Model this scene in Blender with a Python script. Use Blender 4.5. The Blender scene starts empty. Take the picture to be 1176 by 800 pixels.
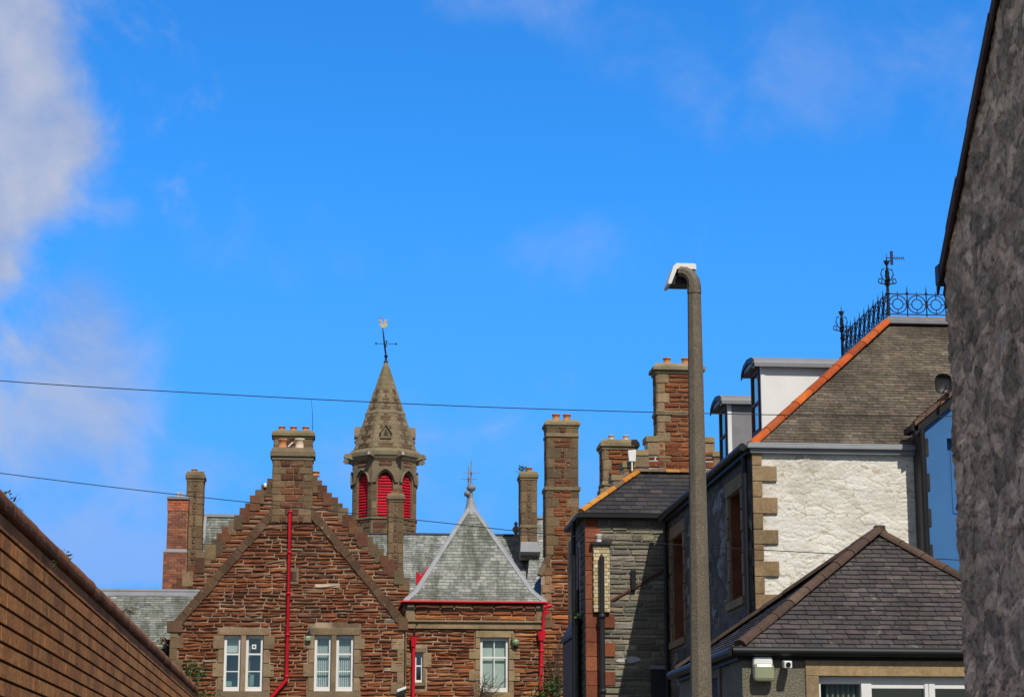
import bpy, math, random
from mathutils import Vector, noise as mnoise
random.seed(7)
R = math.radians
V = Vector

# ------------------------------------------------------------------ camera
SC = bpy.context.scene
COL = SC.collection
FPX, PITCH, YAW, EYE = 2420.0, R(12.35), R(5.05), 1.65     # the town is built square to the axes, the camera turns
cam_d = bpy.data.cameras.new('camera')
cam = bpy.data.objects.new('camera', cam_d); COL.objects.link(cam)
cam.location = (0, 0, EYE); cam.rotation_euler = (R(90) + PITCH, 0, -YAW)
cam_d.sensor_fit = 'HORIZONTAL'; cam_d.sensor_width = 36.0
cam_d.lens = 36.0 * FPX / 1176.0
cam_d.clip_start = 0.1; cam_d.clip_end = 5000
SC.camera = cam

# ------------------------------------------------------------------ light
TO_SUN = V((.165, -.64, .75)).normalized()
SUN_EL = math.asin(TO_SUN.z); SUN_ROT = math.atan2(TO_SUN.x, TO_SUN.y)
sun_d = bpy.data.lights.new('sun', 'SUN'); sun_d.energy = 3.9; sun_d.angle = R(.5); sun_d.color = (1, .93, .82)
sun = bpy.data.objects.new('sun', sun_d); COL.objects.link(sun)
sun.location = (10, -20, 40); sun.rotation_euler = (-TO_SUN).to_track_quat('-Z', 'Y').to_euler()
SC.view_settings.view_transform = 'Standard'
try: SC.view_settings.look = 'None'
except Exception: pass
SC.view_settings.exposure = 0.0; SC.view_settings.gamma = 1.0; SC.view_settings.use_curve_mapping = False

def ray(px, py):
    x = (px - 588) / FPX; u = (400 - py) / FPX
    rt = V((math.cos(YAW), -math.sin(YAW), 0)); h = V((math.sin(YAW), math.cos(YAW), 0)); z = V((0, 0, 1))
    d = h * math.cos(PITCH) + z * math.sin(PITCH); up = -h * math.sin(PITCH) + z * math.cos(PITCH)
    return rt * x + up * u + d
def P(px, py, Y):
    r = ray(px, py); t = Y / r.y
    return V((r.x * t, Y, EYE + r.z * t))
def PX(px, py, X):
    r = ray(px, py); t = X / r.x
    return V((X, r.y * t, EYE + r.z * t))
def X_(px, py, Y): return P(px, py, Y).x
def Z_(px, py, Y): return P(px, py, Y).z

# ------------------------------------------------------------------ world: clear sky, clouds low on the left
w = bpy.data.worlds.new('World'); SC.world = w; w.use_nodes = True
nt = w.node_tree; nt.nodes.clear()
def N(t, **k):
    n = nt.nodes.new(t)
    for a, b in k.items(): setattr(n, a, b)
    return n
def L(a, b): nt.links.new(a, b)
def math_(op, a, b=None, c=None, clamp=False):
    n = N('ShaderNodeMath', operation=op); n.use_clamp = clamp
    for i, q in enumerate((a, b, c)):
        if q is None: continue
        if isinstance(q, (int, float)): n.inputs[i].default_value = q
        else: L(q, n.inputs[i])
    return n.outputs[0]
sky = N('ShaderNodeTexSky', sky_type='NISHITA'); sky.sun_disc = False
sky.sun_elevation = SUN_EL; sky.sun_rotation = SUN_ROT; sky.altitude = 0; sky.air_density = 1.0; sky.dust_density = .3; sky.ozone_density = 2.5
tc = N('ShaderNodeTexCoord'); dirv = tc.outputs['Generated']
SKY_STR = .12
k = 1 / SKY_STR
gm = N('ShaderNodeVectorMath', operation='MULTIPLY'); L(sky.outputs[0], gm.inputs[0]); gm.inputs[1].default_value = (.20, .92, 1.66)
sz_el = N('ShaderNodeSeparateXYZ'); L(dirv, sz_el.inputs[0])
hz_ = N('ShaderNodeMapRange'); L(sz_el.outputs['Z'], hz_.inputs['Value'])
hz_.inputs['From Min'].default_value = .08; hz_.inputs['From Max'].default_value = .30; hz_.inputs['To Min'].default_value = .85; hz_.inputs['To Max'].default_value = 0
hm = N('ShaderNodeMix', data_type='RGBA'); L(hz_.outputs[0], hm.inputs[0]); L(gm.outputs[0], hm.inputs[6]); hm.inputs[7].default_value = (.085 * k, .32 * k, .90 * k, 1)
SKYC = hm.outputs[2]
# unseen broken grey cloud added overhead and behind the viewer for neutral fill light
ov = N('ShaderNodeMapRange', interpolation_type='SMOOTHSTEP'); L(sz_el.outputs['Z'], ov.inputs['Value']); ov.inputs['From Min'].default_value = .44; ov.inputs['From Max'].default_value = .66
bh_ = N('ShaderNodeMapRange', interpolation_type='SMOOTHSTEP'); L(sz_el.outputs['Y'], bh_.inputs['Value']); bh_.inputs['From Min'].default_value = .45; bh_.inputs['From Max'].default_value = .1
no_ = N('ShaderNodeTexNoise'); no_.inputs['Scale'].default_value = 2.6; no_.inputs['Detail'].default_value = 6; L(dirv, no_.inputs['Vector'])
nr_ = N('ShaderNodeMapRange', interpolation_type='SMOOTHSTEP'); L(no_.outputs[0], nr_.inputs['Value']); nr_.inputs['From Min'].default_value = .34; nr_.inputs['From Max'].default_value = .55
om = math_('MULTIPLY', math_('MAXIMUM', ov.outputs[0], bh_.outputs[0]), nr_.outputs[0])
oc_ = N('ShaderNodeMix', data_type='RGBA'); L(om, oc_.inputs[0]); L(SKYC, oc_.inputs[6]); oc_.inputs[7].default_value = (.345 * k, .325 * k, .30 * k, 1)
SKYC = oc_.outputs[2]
mp = N('ShaderNodeMapping'); mp.inputs['Scale'].default_value = (1, 1, 1.0); L(dirv, mp.inputs[0])
n1 = N('ShaderNodeTexNoise'); n1.inputs['Scale'].default_value = 13; n1.inputs['Detail'].default_value = 7; n1.inputs['Roughness'].default_value = .60; n1.inputs['Distortion'].default_value = .6
L(mp.outputs[0], n1.inputs['Vector'])
n2 = N('ShaderNodeTexNoise'); n2.inputs['Scale'].default_value = 30; n2.inputs['Detail'].default_value = 6; n2.inputs['Roughness'].default_value = .55
L(mp.outputs[0], n2.inputs['Vector'])
nn = math_('ADD', math_('MULTIPLY', n1.outputs[0], .7), math_('MULTIPLY', n2.outputs[0], .3))
def blob(px, py, rpx, amount, stretch=1.0):
    d = ray(px, py).normalized(); s = rpx / FPX
    v = N('ShaderNodeVectorMath', operation='SUBTRACT'); L(dirv, v.inputs[0]); v.inputs[1].default_value = d
    m = N('ShaderNodeVectorMath', operation='MULTIPLY'); L(v.outputs[0], m.inputs[0]); m.inputs[1].default_value = (1 / s, 1 / s, 1 / (s * stretch))
    l = N('ShaderNodeVectorMath', operation='LENGTH'); L(m.outputs[0], l.inputs[0])
    g = math_('POWER', 2.718, math_('MULTIPLY', math_('POWER', l.outputs['Value'], 2), -1))
    return math_('MULTIPLY', g, amount)
def cloud(blobs, lo, hi):
    s = blobs[0]
    for b in blobs[1:]: s = math_('ADD', s, b)
    s = math_('ADD', s, math_('MULTIPLY', math_('SUBTRACT', nn, .5), 2.5))
    mr = N('ShaderNodeMapRange', interpolation_type='SMOOTHSTEP'); L(s, mr.inputs['Value'])
    mr.inputs['From Min'].default_value = lo; mr.inputs['From Max'].default_value = hi
    return mr.outputs['Result']
c_big = cloud([blob(-70, 120, 170, 1.1, 1.6), blob(10, 30, 75, .45, 1.2), blob(95, 160, 42, .5, .9), blob(30, 190, 70, .45, 1.0), blob(-20, 300, 85, .45, 1.3)], .28, 1.05)
c_low = cloud([blob(70, 430, 125, 1.0, 1.15), blob(138, 240, 34, .62, .6), blob(95, 320, 60, .45), blob(40, 560, 120, .45), blob(130, 480, 60, .3), blob(120, 390, 70, .45)], .32, 1.75)
c_wisp = cloud([blob(640, 280, 85, .62, .6), blob(980, 40, 250, .52, .45), blob(860, 110, 160, .3, .5), blob(300, 300, 120, .3, .8), blob(560, 5, 110, .55, .35), blob(150, 645, 130, 1.5, .22), blob(60, 620, 100, .5, .3), blob(250, 560, 170, .5, .5), blob(500, 590, 330, .45, .35)], .22, 1.2)
def mixc(f, a, col):
    m = N('ShaderNodeMix', data_type='RGBA'); L(f, m.inputs[0]); L(a, m.inputs[6])
    m.inputs[7].default_value = (*col, 1); return m.outputs[2]
tl = N('ShaderNodeMapRange'); L(n1.outputs[0], tl.inputs['Value']); tl.inputs['From Min'].default_value = .36; tl.inputs['From Max'].default_value = .62
bl_ = N('ShaderNodeMix', data_type='RGBA'); L(tl.outputs[0], bl_.inputs[0]); bl_.inputs[6].default_value = (.21 * k, .37 * k, .74 * k, 1); bl_.inputs[7].default_value = (.40 * k, .50 * k, .74 * k, 1)
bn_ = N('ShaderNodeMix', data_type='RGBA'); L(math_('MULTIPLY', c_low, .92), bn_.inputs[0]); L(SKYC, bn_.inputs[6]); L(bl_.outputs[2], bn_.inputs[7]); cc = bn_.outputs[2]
tex = N('ShaderNodeMapRange'); L(n2.outputs[0], tex.inputs['Value']); tex.inputs['From Min'].default_value = .3; tex.inputs['From Max'].default_value = .7
bc_ = N('ShaderNodeMix', data_type='RGBA'); L(tex.outputs[0], bc_.inputs[0]); bc_.inputs[6].default_value = (.31 * k, .41 * k, .66 * k, 1); bc_.inputs[7].default_value = (.55 * k, .575 * k, .68 * k, 1)
bm_ = N('ShaderNodeMix', data_type='RGBA'); L(math_('MULTIPLY', c_big, .93), bm_.inputs[0]); L(cc, bm_.inputs[6]); L(bc_.outputs[2], bm_.inputs[7]); cc = bm_.outputs[2]
cc = mixc(math_('MULTIPLY', c_wisp, .45), cc, (.36 * k, .47 * k, .80 * k))
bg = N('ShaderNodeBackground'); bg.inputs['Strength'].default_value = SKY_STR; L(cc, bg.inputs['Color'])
wo = N('ShaderNodeOutputWorld'); L(bg.outputs[0], wo.inputs['Surface'])

# ------------------------------------------------------------------ materials
def mat(name, base=(.5, .5, .5), rough=.85, attr=False, var=.25, nscale=3.0, fine=40.0, fvar=.2, stain=None, stain_scale=1.2, stain_lo=.55, stain_hi=.72,
        spots=None, spot_scale=9.0, spot_amt=.12, bump=0.0, bump_scale=30.0, metal=0.0, spec=.3, streak=None):
    m = bpy.data.materials.new(name); m.use_nodes = True
    t = m.node_tree; t.nodes.clear()
    def n(ty, **k):
        q = t.nodes.new(ty)
        for a, b in k.items(): setattr(q, a, b)
        return q
    l = t.links.new
    out = n('ShaderNodeOutputMaterial'); b = n('ShaderNodeBsdfPrincipled'); l(b.outputs[0], out.inputs[0])
    b.inputs['Roughness'].default_value = rough; b.inputs['Metallic'].default_value = metal; b.inputs['Specular IOR Level'].default_value = spec
    co = n('ShaderNodeTexCoord').outputs['Object']
    if attr:
        c = n('ShaderNodeAttribute', attribute_name='Col').outputs['Color']
    else:
        c = n('ShaderNodeRGB'); c.outputs[0].default_value = (*base, 1); c = c.outputs[0]
    def mul(c, scale, amt, detail=5):
        nz = n('ShaderNodeTexNoise'); nz.inputs['Scale'].default_value = scale; nz.inputs['Detail'].default_value = detail; nz.inputs['Roughness'].default_value = .6
        l(co, nz.inputs['Vector'])
        mr = n('ShaderNodeMapRange'); mr.inputs['From Min'].default_value = .3; mr.inputs['From Max'].default_value = .7
        mr.inputs['To Min'].default_value = 1 - amt; mr.inputs['To Max'].default_value = 1 + amt; l(nz.outputs[0], mr.inputs['Value'])
        x = n('ShaderNodeVectorMath', operation='SCALE'); l(c, x.inputs[0]); l(mr.outputs[0], x.inputs['Scale'])
        return x.outputs[0]
    if var: c = mul(c, nscale, var)
    if fvar: c = mul(c, fine, fvar, 3)
    def over(c, fac, col):
        mx = n('ShaderNodeMix', data_type='RGBA'); l(fac, mx.inputs[0]); l(c, mx.inputs[6]); mx.inputs[7].default_value = (*col, 1); return mx.outputs[2]
    def mask(scale, lo, hi, amt, vec=None, detail=6):
        nz = n('ShaderNodeTexNoise'); nz.inputs['Scale'].default_value = scale; nz.inputs['Detail'].default_value = detail; nz.inputs['Roughness'].default_value = .62
        l(vec or co, nz.inputs['Vector'])
        mr = n('ShaderNodeMapRange'); mr.inputs['From Min'].default_value = lo; mr.inputs['From Max'].default_value = hi
        mr.inputs['To Min'].default_value = 0; mr.inputs['To Max'].default_value = amt; l(nz.outputs[0], mr.inputs['Value']); return mr.outputs[0]
    if streak:
        mp = n('ShaderNodeMapping'); mp.inputs['Scale'].default_value = streak[1]; l(co, mp.inputs[0])
        c = over(c, mask(1.0, streak[2], streak[3], streak[4], mp.outputs[0], 4), streak[0])
    if stain: c = over(c, mask(stain_scale, stain_lo, stain_hi, .8), stain)
    if spots: c = over(c, mask(spot_scale, .62, .70, .75), spots)
    l(c, b.inputs['Base Color'])
    if bump:
        nz = n('ShaderNodeTexNoise'); nz.inputs['Scale'].default_value = bump_scale; nz.inputs['Detail'].default_value = 5; l(co, nz.inputs['Vector'])
        bp = n('ShaderNodeBump'); bp.inputs['Strength'].default_value = bump; bp.inputs['Distance'].default_value = .02
        l(nz.outputs[0], bp.inputs['Height']); l(bp.outputs[0], b.inputs['Normal'])
    return m
def glass(name, tint, gl=.35):
    m = bpy.data.materials.new(name); m.use_nodes = True; t = m.node_tree; t.nodes.clear()
    out = t.nodes.new('ShaderNodeOutputMaterial'); mx = t.nodes.new('ShaderNodeMixShader'); tr = t.nodes.new('ShaderNodeBsdfTransparent'); g = t.nodes.new('ShaderNodeBsdfGlossy')
    tr.inputs[0].default_value = (*tint, 1); g.inputs['Roughness'].default_value = .04; g.inputs['Color'].default_value = (.80, 1.0, .95, 1)
    lw = t.nodes.new('ShaderNodeLayerWeight'); lw.inputs['Blend'].default_value = .5
    pw_ = t.nodes.new('ShaderNodeMath'); pw_.operation = 'POWER'; pw_.inputs[1].default_value = 4
    ad = t.nodes.new('ShaderNodeMath'); ad.operation = 'MULTIPLY_ADD'; ad.inputs[1].default_value = .75; ad.inputs[2].default_value = gl; ad.use_clamp = True
    l = t.links.new; l(lw.outputs['Facing'], pw_.inputs[0]); l(pw_.outputs[0], ad.inputs[0]); l(ad.outputs[0], mx.inputs[0]); l(tr.outputs[0], mx.inputs[1]); l(g.outputs[0], mx.inputs[2]); l(mx.outputs[0], out.inputs[0])
    return m
M = {}
M['stone'] = mat('sandstone', attr=True, rough=.92, var=.22, nscale=1.3, fvar=.28, fine=22, bump=.6, bump_scale=35, spots=(.38, .31, .23), spot_scale=9)
M['clean_stone'] = mat('dressed_sandstone', attr=True, rough=.9, var=.22, nscale=1.6, fvar=.2, fine=18, bump=.35, bump_scale=40, stain=(.10, .075, .05), stain_scale=.9)
M['mortar'] = mat('lime_mortar', (.36, .27, .185), .95, var=.3, nscale=1.5, fvar=.2, stain=(.11, .07, .045), stain_scale=1.1, stain_lo=.45, stain_hi=.6)
M['grey_mortar'] = mat('grey_mortar', (.20, .18, .14), .95, var=.3, nscale=2, fvar=.2)
M['slate'] = mat('roof_slate', attr=True, rough=.62, var=.2, nscale=.8, fvar=.15, fine=9, bump=.25, bump_scale=25, spec=.4)
M['lichen_slate'] = mat('weathered_slate', attr=True, rough=.75, var=.22, nscale=.9, fvar=.2, fine=9, bump=.3, bump_scale=25, spec=.3,
                        streak=((.075, .085, .06), (2.2, .5, .5), .45, .63, .75), spots=(.40, .42, .38), spot_scale=6)
M['worn_slate'] = mat('worn_slate', attr=True, rough=.7, var=.42, nscale=1.5, fvar=.22, fine=13, bump=.35, bump_scale=30, spec=.35, streak=((.10, .09, .075), (1.8, .7, .7), .54, .74, .5), spots=(.24, .22, .19), spot_scale=11)
M['moss_slate'] = mat('mossy_slate', attr=True, rough=.85, var=.25, nscale=1.1, fvar=.25, fine=11, bump=.4, bump_scale=25, spec=.2, streak=((.05, .042, .03), (1.6, .6, .6), .5, .7, .7), spots=(.30, .26, .17), spot_scale=7)
M['rubble'] = mat('painted_rubble', attr=True, rough=.8, var=.06, nscale=1.5, fvar=.06, fine=30, bump=.5, bump_scale=22, stain=(.50, .43, .33), stain_scale=1.6, stain_lo=.58, stain_hi=.85)
M['whin'] = mat('whinstone', attr=True, rough=.88, var=.25, nscale=1.5, fvar=.25, fine=20, bump=.5, bump_scale=25)
M['white'] = mat('white_paint', (.78, .78, .76), .45, var=.05, nscale=2, fvar=.03)
M['lead'] = mat('lead', (.22, .23, .25), .55, var=.12, nscale=2, fvar=.08)
M['pale_lead'] = mat('pale_lead', (.29, .305, .325), .6, var=.12, nscale=2, fvar=.08)
M['grey_lead'] = mat('grey_lead', (.22, .22, .235), .55, var=.12, nscale=3, fvar=.08, bump=.1, bump_scale=4)
M['red'] = mat('red_paint', (.58, .010, .026), .45, var=.16, nscale=2, fvar=.12, stain=(.33, .03, .03), stain_scale=4, stain_lo=.58, stain_hi=.72)
M['louvre'] = mat('louvre_red', (.50, .010, .028), .55, var=.18, nscale=2, fvar=.12)
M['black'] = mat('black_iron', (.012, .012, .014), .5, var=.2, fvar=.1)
M['pipe'] = mat('dark_pipe', (.025, .024, .028), .45, var=.2, fvar=.1)
M['steel'] = mat('grey_steel', (.30, .31, .31), .5, var=.1, fvar=.1)
M['conc'] = mat('exposed_aggregate', (.175, .148, .108), .9, var=.2, nscale=2, fvar=.4, fine=70, bump=.6, bump_scale=110, spots=(.30, .26, .2), spot_scale=45, streak=((.085, .075, .055), (9, 9, .45), .52, .7, .6))
M['pot'] = mat('terracotta', (.50, .21, .085), .85, var=.25, nscale=6, fvar=.15)
M['cream_pot'] = mat('cream_pot', (.62, .50, .36), .8, var=.2, nscale=6, fvar=.15)
M['ridge'] = mat('orange_ridge_tile', attr=True, rough=.8, var=.2, nscale=4, fvar=.2, fine=30, bump=.3, bump_scale=30)
M['brownridge'] = mat('brown_ridge_tile', attr=True, rough=.85, var=.2, nscale=4, fvar=.2, fine=30, bump=.3)
M['brick'] = mat('brick', attr=True, rough=.9, var=.15, nscale=2, fvar=.2, fine=25, bump=.3, bump_scale=40)
M['wallbrick'] = mat('brown_brick', attr=True, rough=.85, var=.16, nscale=1.5, fvar=.2, fine=20, bump=.3, bump_scale=40, streak=((.09, .05, .022), (.2, 5.0, .7), .56, .74, .5))
M['harl'] = mat('roughcast', (.185, .17, .125), .95, var=.15, nscale=1.5, fvar=.5, fine=60, bump=1.0, bump_scale=70)
M['oldwall'] = mat('old_rubble_render', attr=True, rough=.95, var=.3, nscale=3.0, fvar=.3, fine=18, bump=.8, bump_scale=28, stain=(.10, .075, .06), stain_scale=9, stain_lo=.56, stain_hi=.66, spots=(.50, .43, .34), spot_scale=14)
M['blue'] = mat('blue_render', (.045, .155, .37), .8, var=.08, nscale=1.5, fvar=.05, bump=.15, bump_scale=60)
M['timber'] = mat('brown_timber', (.11, .036, .018), .6, var=.25, nscale=4, fvar=.2)
M['oxide'] = mat('brown_oxide_paint', (.16, .05, .022), .7, var=.3, nscale=4, fvar=.2)
M['dark'] = mat('dark_room', (.02, .022, .024), .9, var=.1, fvar=0)
M['room'] = mat('pale_room', (.28, .38, .37), .9, var=.25, nscale=2, fvar=0)
M['blind'] = mat('blind_fabric', (.62, .62, .58), .85, var=.08, fvar=.05)
M['curtain'] = mat('curtain', (.30, .27, .22), .9, var=.15, fvar=.05)
M['glass'] = glass('window_glass', (.84, .95, .93), .15)
M['leaf'] = mat('foliage', attr=True, rough=.7, var=.3, nscale=6, fvar=0)
M['twig'] = mat('twig', (.10, .075, .055), .9)
M['wire'] = mat('cable', (.012, .012, .016), .6, var=0, fvar=0)
M['asphalt'] = mat('asphalt', (.05, .05, .052), .95, var=.2, nscale=.7, fvar=.25, fine=60, bump=.3, bump_scale=90)
M['ground'] = mat('ground', (.07, .08, .045), .95, var=.3, nscale=.1, fvar=.3, fine=4)
M['paving'] = mat('paving', (.22, .21, .19), .95, var=.2, nscale=1, fvar=.2)
M['cock'] = mat('weathered_gilt', (.50, .42, .28), .6, var=.2, fvar=.1)
M['lens'] = mat('lamp_cover', (.30, .32, .20), .3, var=.05, fvar=0, spec=.5)
M['greenlamp'] = mat('green_lamp_cover', (.22, .30, .17), .35, var=.05, fvar=0, spec=.5)

# ------------------------------------------------------------------ mesh builder
class Fr:                                   # a plane in space: a along u, b along v, d out along n
    def __init__(s, O, u, v, n): s.O, s.u, s.v, s.n = V(O), V(u).normalized(), V(v).normalized(), V(n).normalized()
    def p(s, a, b, d=0.0): return s.O + s.u * a + s.v * b + s.n * d
def front(Y): return Fr((0, Y, 0), (1, 0, 0), (0, 0, 1), (0, -1, 0))
def left(X): return Fr((X, 0, 0), (0, -1, 0), (0, 0, 1), (-1, 0, 0))      # a = -Y
def right(X): return Fr((X, 0, 0), (0, 1, 0), (0, 0, 1), (1, 0, 0))       # a = Y
def jit(c, a=.12):
    k = 1 + random.uniform(-a, a)
    return tuple(max(0, x * k * (1 + random.uniform(-a, a) * .3)) for x in c)
class MB:
    def __init__(s): s.v, s.f, s.c, s.sm = [], [], [], []
    def face(s, pts, col=(.5, .5, .5), smooth=False):
        i = len(s.v); s.v.extend(pts); s.f.append(tuple(range(i, i + len(pts)))); s.c.append(col); s.sm.append(smooth)
    def grid(s, rows, col, smooth=False, closed=False):
        i = len(s.v); nr, nc = len(rows), len(rows[0])
        for r in rows: s.v.extend(r)
        for a in range(nr - 1):
            for b in range(nc if closed else nc - 1):
                b2 = (b + 1) % nc
                s.f.append((i + a * nc + b, i + a * nc + b2, i + (a + 1) * nc + b2, i + (a + 1) * nc + b)); s.c.append(col); s.sm.append(smooth)
    def hexa(s, q, col=(.5, .5, .5)):        # q: 4 bottom, 4 top
        i = len(s.v); s.v.extend(q)
        for f in ((0, 3, 2, 1), (4, 5, 6, 7), (0, 1, 5, 4), (1, 2, 6, 5), (2, 3, 7, 6), (3, 0, 4, 7)):
            s.f.append(tuple(i + k for k in f)); s.c.append(col); s.sm.append(False)
    def box(s, x0, x1, y0, y1, z0, z1, col=(.5, .5, .5)):
        s.hexa([V((x0, y0, z0)), V((x1, y0, z0)), V((x1, y1, z0)), V((x0, y1, z0)), V((x0, y0, z1)), V((x1, y0, z1)), V((x1, y1, z1)), V((x0, y1, z1))], col)
    def lbox(s, fr, a0, a1, b0, b1, d0, d1, col=(.5, .5, .5)):
        p = fr.p
        s.hexa([p(a0, b0, d1), p(a1, b0, d1), p(a1, b0, d0), p(a0, b0, d0), p(a0, b1, d1), p(a1, b1, d1), p(a1, b1, d0), p(a0, b1, d0)], col)
    def prism(s, fr, poly, d0, d1, col=(.5, .5, .5)):
        a = [fr.p(x, y, d1) for x, y in poly]; b = [fr.p(x, y, d0) for x, y in poly]; n = len(poly)
        s.face(a, col); s.face(b[::-1], col)
        for i in range(n):
            j = (i + 1) % n; s.face([a[j], a[i], b[i], b[j]], col)
    def tube(s, pts, r, n=8, col=(.5, .5, .5), caps=True, closed=False):
        pts = [V(p) for p in pts]; rr = r if isinstance(r, (list, tuple)) else [r] * len(pts)
        rows = []; m = len(pts)
        for i, p in enumerate(pts):
            t = (pts[(i + 1) % m] - pts[i - 1]) if closed else (pts[min(i + 1, m - 1)] - pts[max(i - 1, 0)])
            t.normalize(); a = t.cross(V((0, 0, 1)))
            if a.length < .05: a = t.cross(V((0, 1, 0)))
            a.normalize(); b = t.cross(a)
            rows.append([p + (a * math.cos(q) + b * math.sin(q)) * rr[i] for q in [2 * math.pi * k / n for k in range(n)]])
        if closed: rows.append(list(rows[0]))
        s.grid(rows, col, True, True)
        if caps and not closed: s.face(rows[0][::-1], col); s.face(rows[-1], col)
    def lathe(s, c, prof, n=14, col=(.5, .5, .5), smooth=True, rot=0.0):
        c = V(c)
        rows = [[c + V((r * math.cos(2 * math.pi * k / n + rot), r * math.sin(2 * math.pi * k / n + rot), z)) for k in range(n)] for r, z in prof]
        s.grid(rows, col, smooth, True); s.face(rows[-1], col); s.face(rows[0][::-1], col)
    def build(s, name, mats, parent=None, bevel=0.0, kind=None):
        me = bpy.data.meshes.new(name)
        off = parent_loc(parent)
        me.from_pydata([tuple(p - off) for p in s.v], [], s.f)
        me.materials.append(mats)
        at = me.color_attributes.new('Col', 'FLOAT_COLOR', 'CORNER')
        buf = []
        for f, c in zip(s.f, s.c): buf.extend((*c, 1.0) * len(f))
        at.data.foreach_set('color', buf)
        me.polygons.foreach_set('use_smooth', s.sm)
        me.update()
        o = bpy.data.objects.new(name, me); COL.objects.link(o)
        if parent: o.parent = parent
        if bevel:
            b = o.modifiers.new('bevel', 'BEVEL'); b.width = bevel; b.segments = 2; b.limit_method = 'ANGLE'; b.angle_limit = R(40)
        if kind: o['kind'] = kind
        return o
LOC = {}
def parent_loc(o):
    return V(LOC.get(o.name, (0, 0, 0))) if o else V((0, 0, 0))
def place(o, loc):                           # move a top-level mesh's origin to its base
    loc = V(loc); o.data.transform(__import__('mathutils').Matrix.Translation(-loc)); o.location = loc
def thing(name, label, cat, loc, group=None):
    o = bpy.data.objects.new(name, None); COL.objects.link(o); o.location = loc; o.empty_display_size = .5
    LOC[o.name] = tuple(loc); tag(o, label, cat, group); return o
def tag(o, label, cat, group=None):
    o['label'] = label; o['category'] = cat
    if group: o['group'] = group
    return o
def part(mb, name, m, parent, bevel=0.0, label=None):
    o = mb.build(name, M[m], parent, bevel); LOC[o.name] = tuple(parent_loc(parent))
    if label: o['label'] = label
    return o

# ------------------------------------------------------------------ masonry and slating
def span(poly, b):                           # a-interval of a convex polygon at height b
    xs = []
    n = len(poly)
    for i in range(n):
        (x0, y0), (x1, y1) = poly[i], poly[(i + 1) % n]
        if abs(y0 - y1) < 1e-9:
            if abs(b - y0) < 1e-9: xs += [x0, x1]
            continue
        t = (b - y0) / (y1 - y0)
        if -1e-9 <= t <= 1 + 1e-9: xs.append(x0 + (x1 - x0) * t)
    return (min(xs), max(xs)) if xs else None
def cut(iv, holes):
    out = [iv]
    for h0, h1 in holes:
        nx = []
        for a, b in out:
            if h1 <= a or h0 >= b: nx.append((a, b)); continue
            if h0 > a: nx.append((a, h0))
            if h1 < b: nx.append((h1, b))
        out = nx
    return out
def wall_plane(mb, fr, poly, holes=(), d=0.0, reveal=.2, col=(.5, .5, .5)):   # face with real openings
    ys = sorted(set([round(y, 5) for _, y in poly] + [round(q, 5) for h in holes for q in (h[2], h[3])]))
    lo, hi = min(y for _, y in poly), max(y for _, y in poly)
    ys = [y for y in ys if lo - 1e-6 <= y <= hi + 1e-6]
    for y0, y1 in zip(ys, ys[1:]):
        e = 1e-5
        s0, s1 = span(poly, y0 + e), span(poly, y1 - e)
        if not s0 or not s1: continue
        hs_ = sorted((h[0], h[1]) for h in holes if h[2] < (y0 + y1) / 2 < h[3])
        L0, L1 = s0[0], s1[0]
        for h0, h1 in hs_ + [(None, None)]:
            r0, r1 = (s0[1], s1[1]) if h0 is None else (h0, h0)
            if r0 - L0 > 1e-4 or r1 - L1 > 1e-4:
                mb.face([fr.p(L0, y0, d), fr.p(r0, y0, d), fr.p(r1, y1, d), fr.p(L1, y1, d)], col)
            L0 = L1 = h1
    for a0, a1, b0, b1 in holes:
        p = fr.p; q = d - reveal
        mb.face([p(a0, b0, d), p(a0, b1, d), p(a0, b1, q), p(a0, b0, q)], col); mb.face([p(a1, b1, d), p(a1, b0, d), p(a1, b0, q), p(a1, b1, q)], col)
        mb.face([p(a0, b1, d), p(a1, b1, d), p(a1, b1, q), p(a0, b1, q)], col); mb.face([p(a1, b0, d), p(a0, b0, d), p(a0, b0, q), p(a1, b0, q)], col)
def stone(mb, fr, a0, a1, b0, b1, dep, col, edge=.03, rough=.35, d0=0.0, smooth=False):
    wd, ht = a1 - a0, b1 - b0
    e = min(edge, wd * .3, ht * .3)
    nx = max(1, min(4, int((wd - 2 * e) / .22)))
    us = [a0, a0 + e] + [a0 + e + (wd - 2 * e) * k / nx for k in range(1, nx)] + [a1 - e, a1]
    vs = [b0, b0 + e, (b0 + b1) / 2, b1 - e, b1]
    base = dep * random.uniform(.7, 1.15); tilt = random.uniform(-.25, .25) * rough * dep
    rows = []
    for j, b in enumerate(vs):
        row = []
        for i, a in enumerate(us):
            brd = j in (0, len(vs) - 1) or i in (0, len(us) - 1)
            if brd: row.append(fr.p(a, b, d0 - .004))
            else: row.append(fr.p(a + random.uniform(-.2, .2) * e, b + random.uniform(-.2, .2) * e, d0 + max(.003, base + tilt * (j - 2) + random.uniform(-1, 1) * rough * dep)))
        rows.append(row)
    mb.grid(rows, col, smooth)
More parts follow.
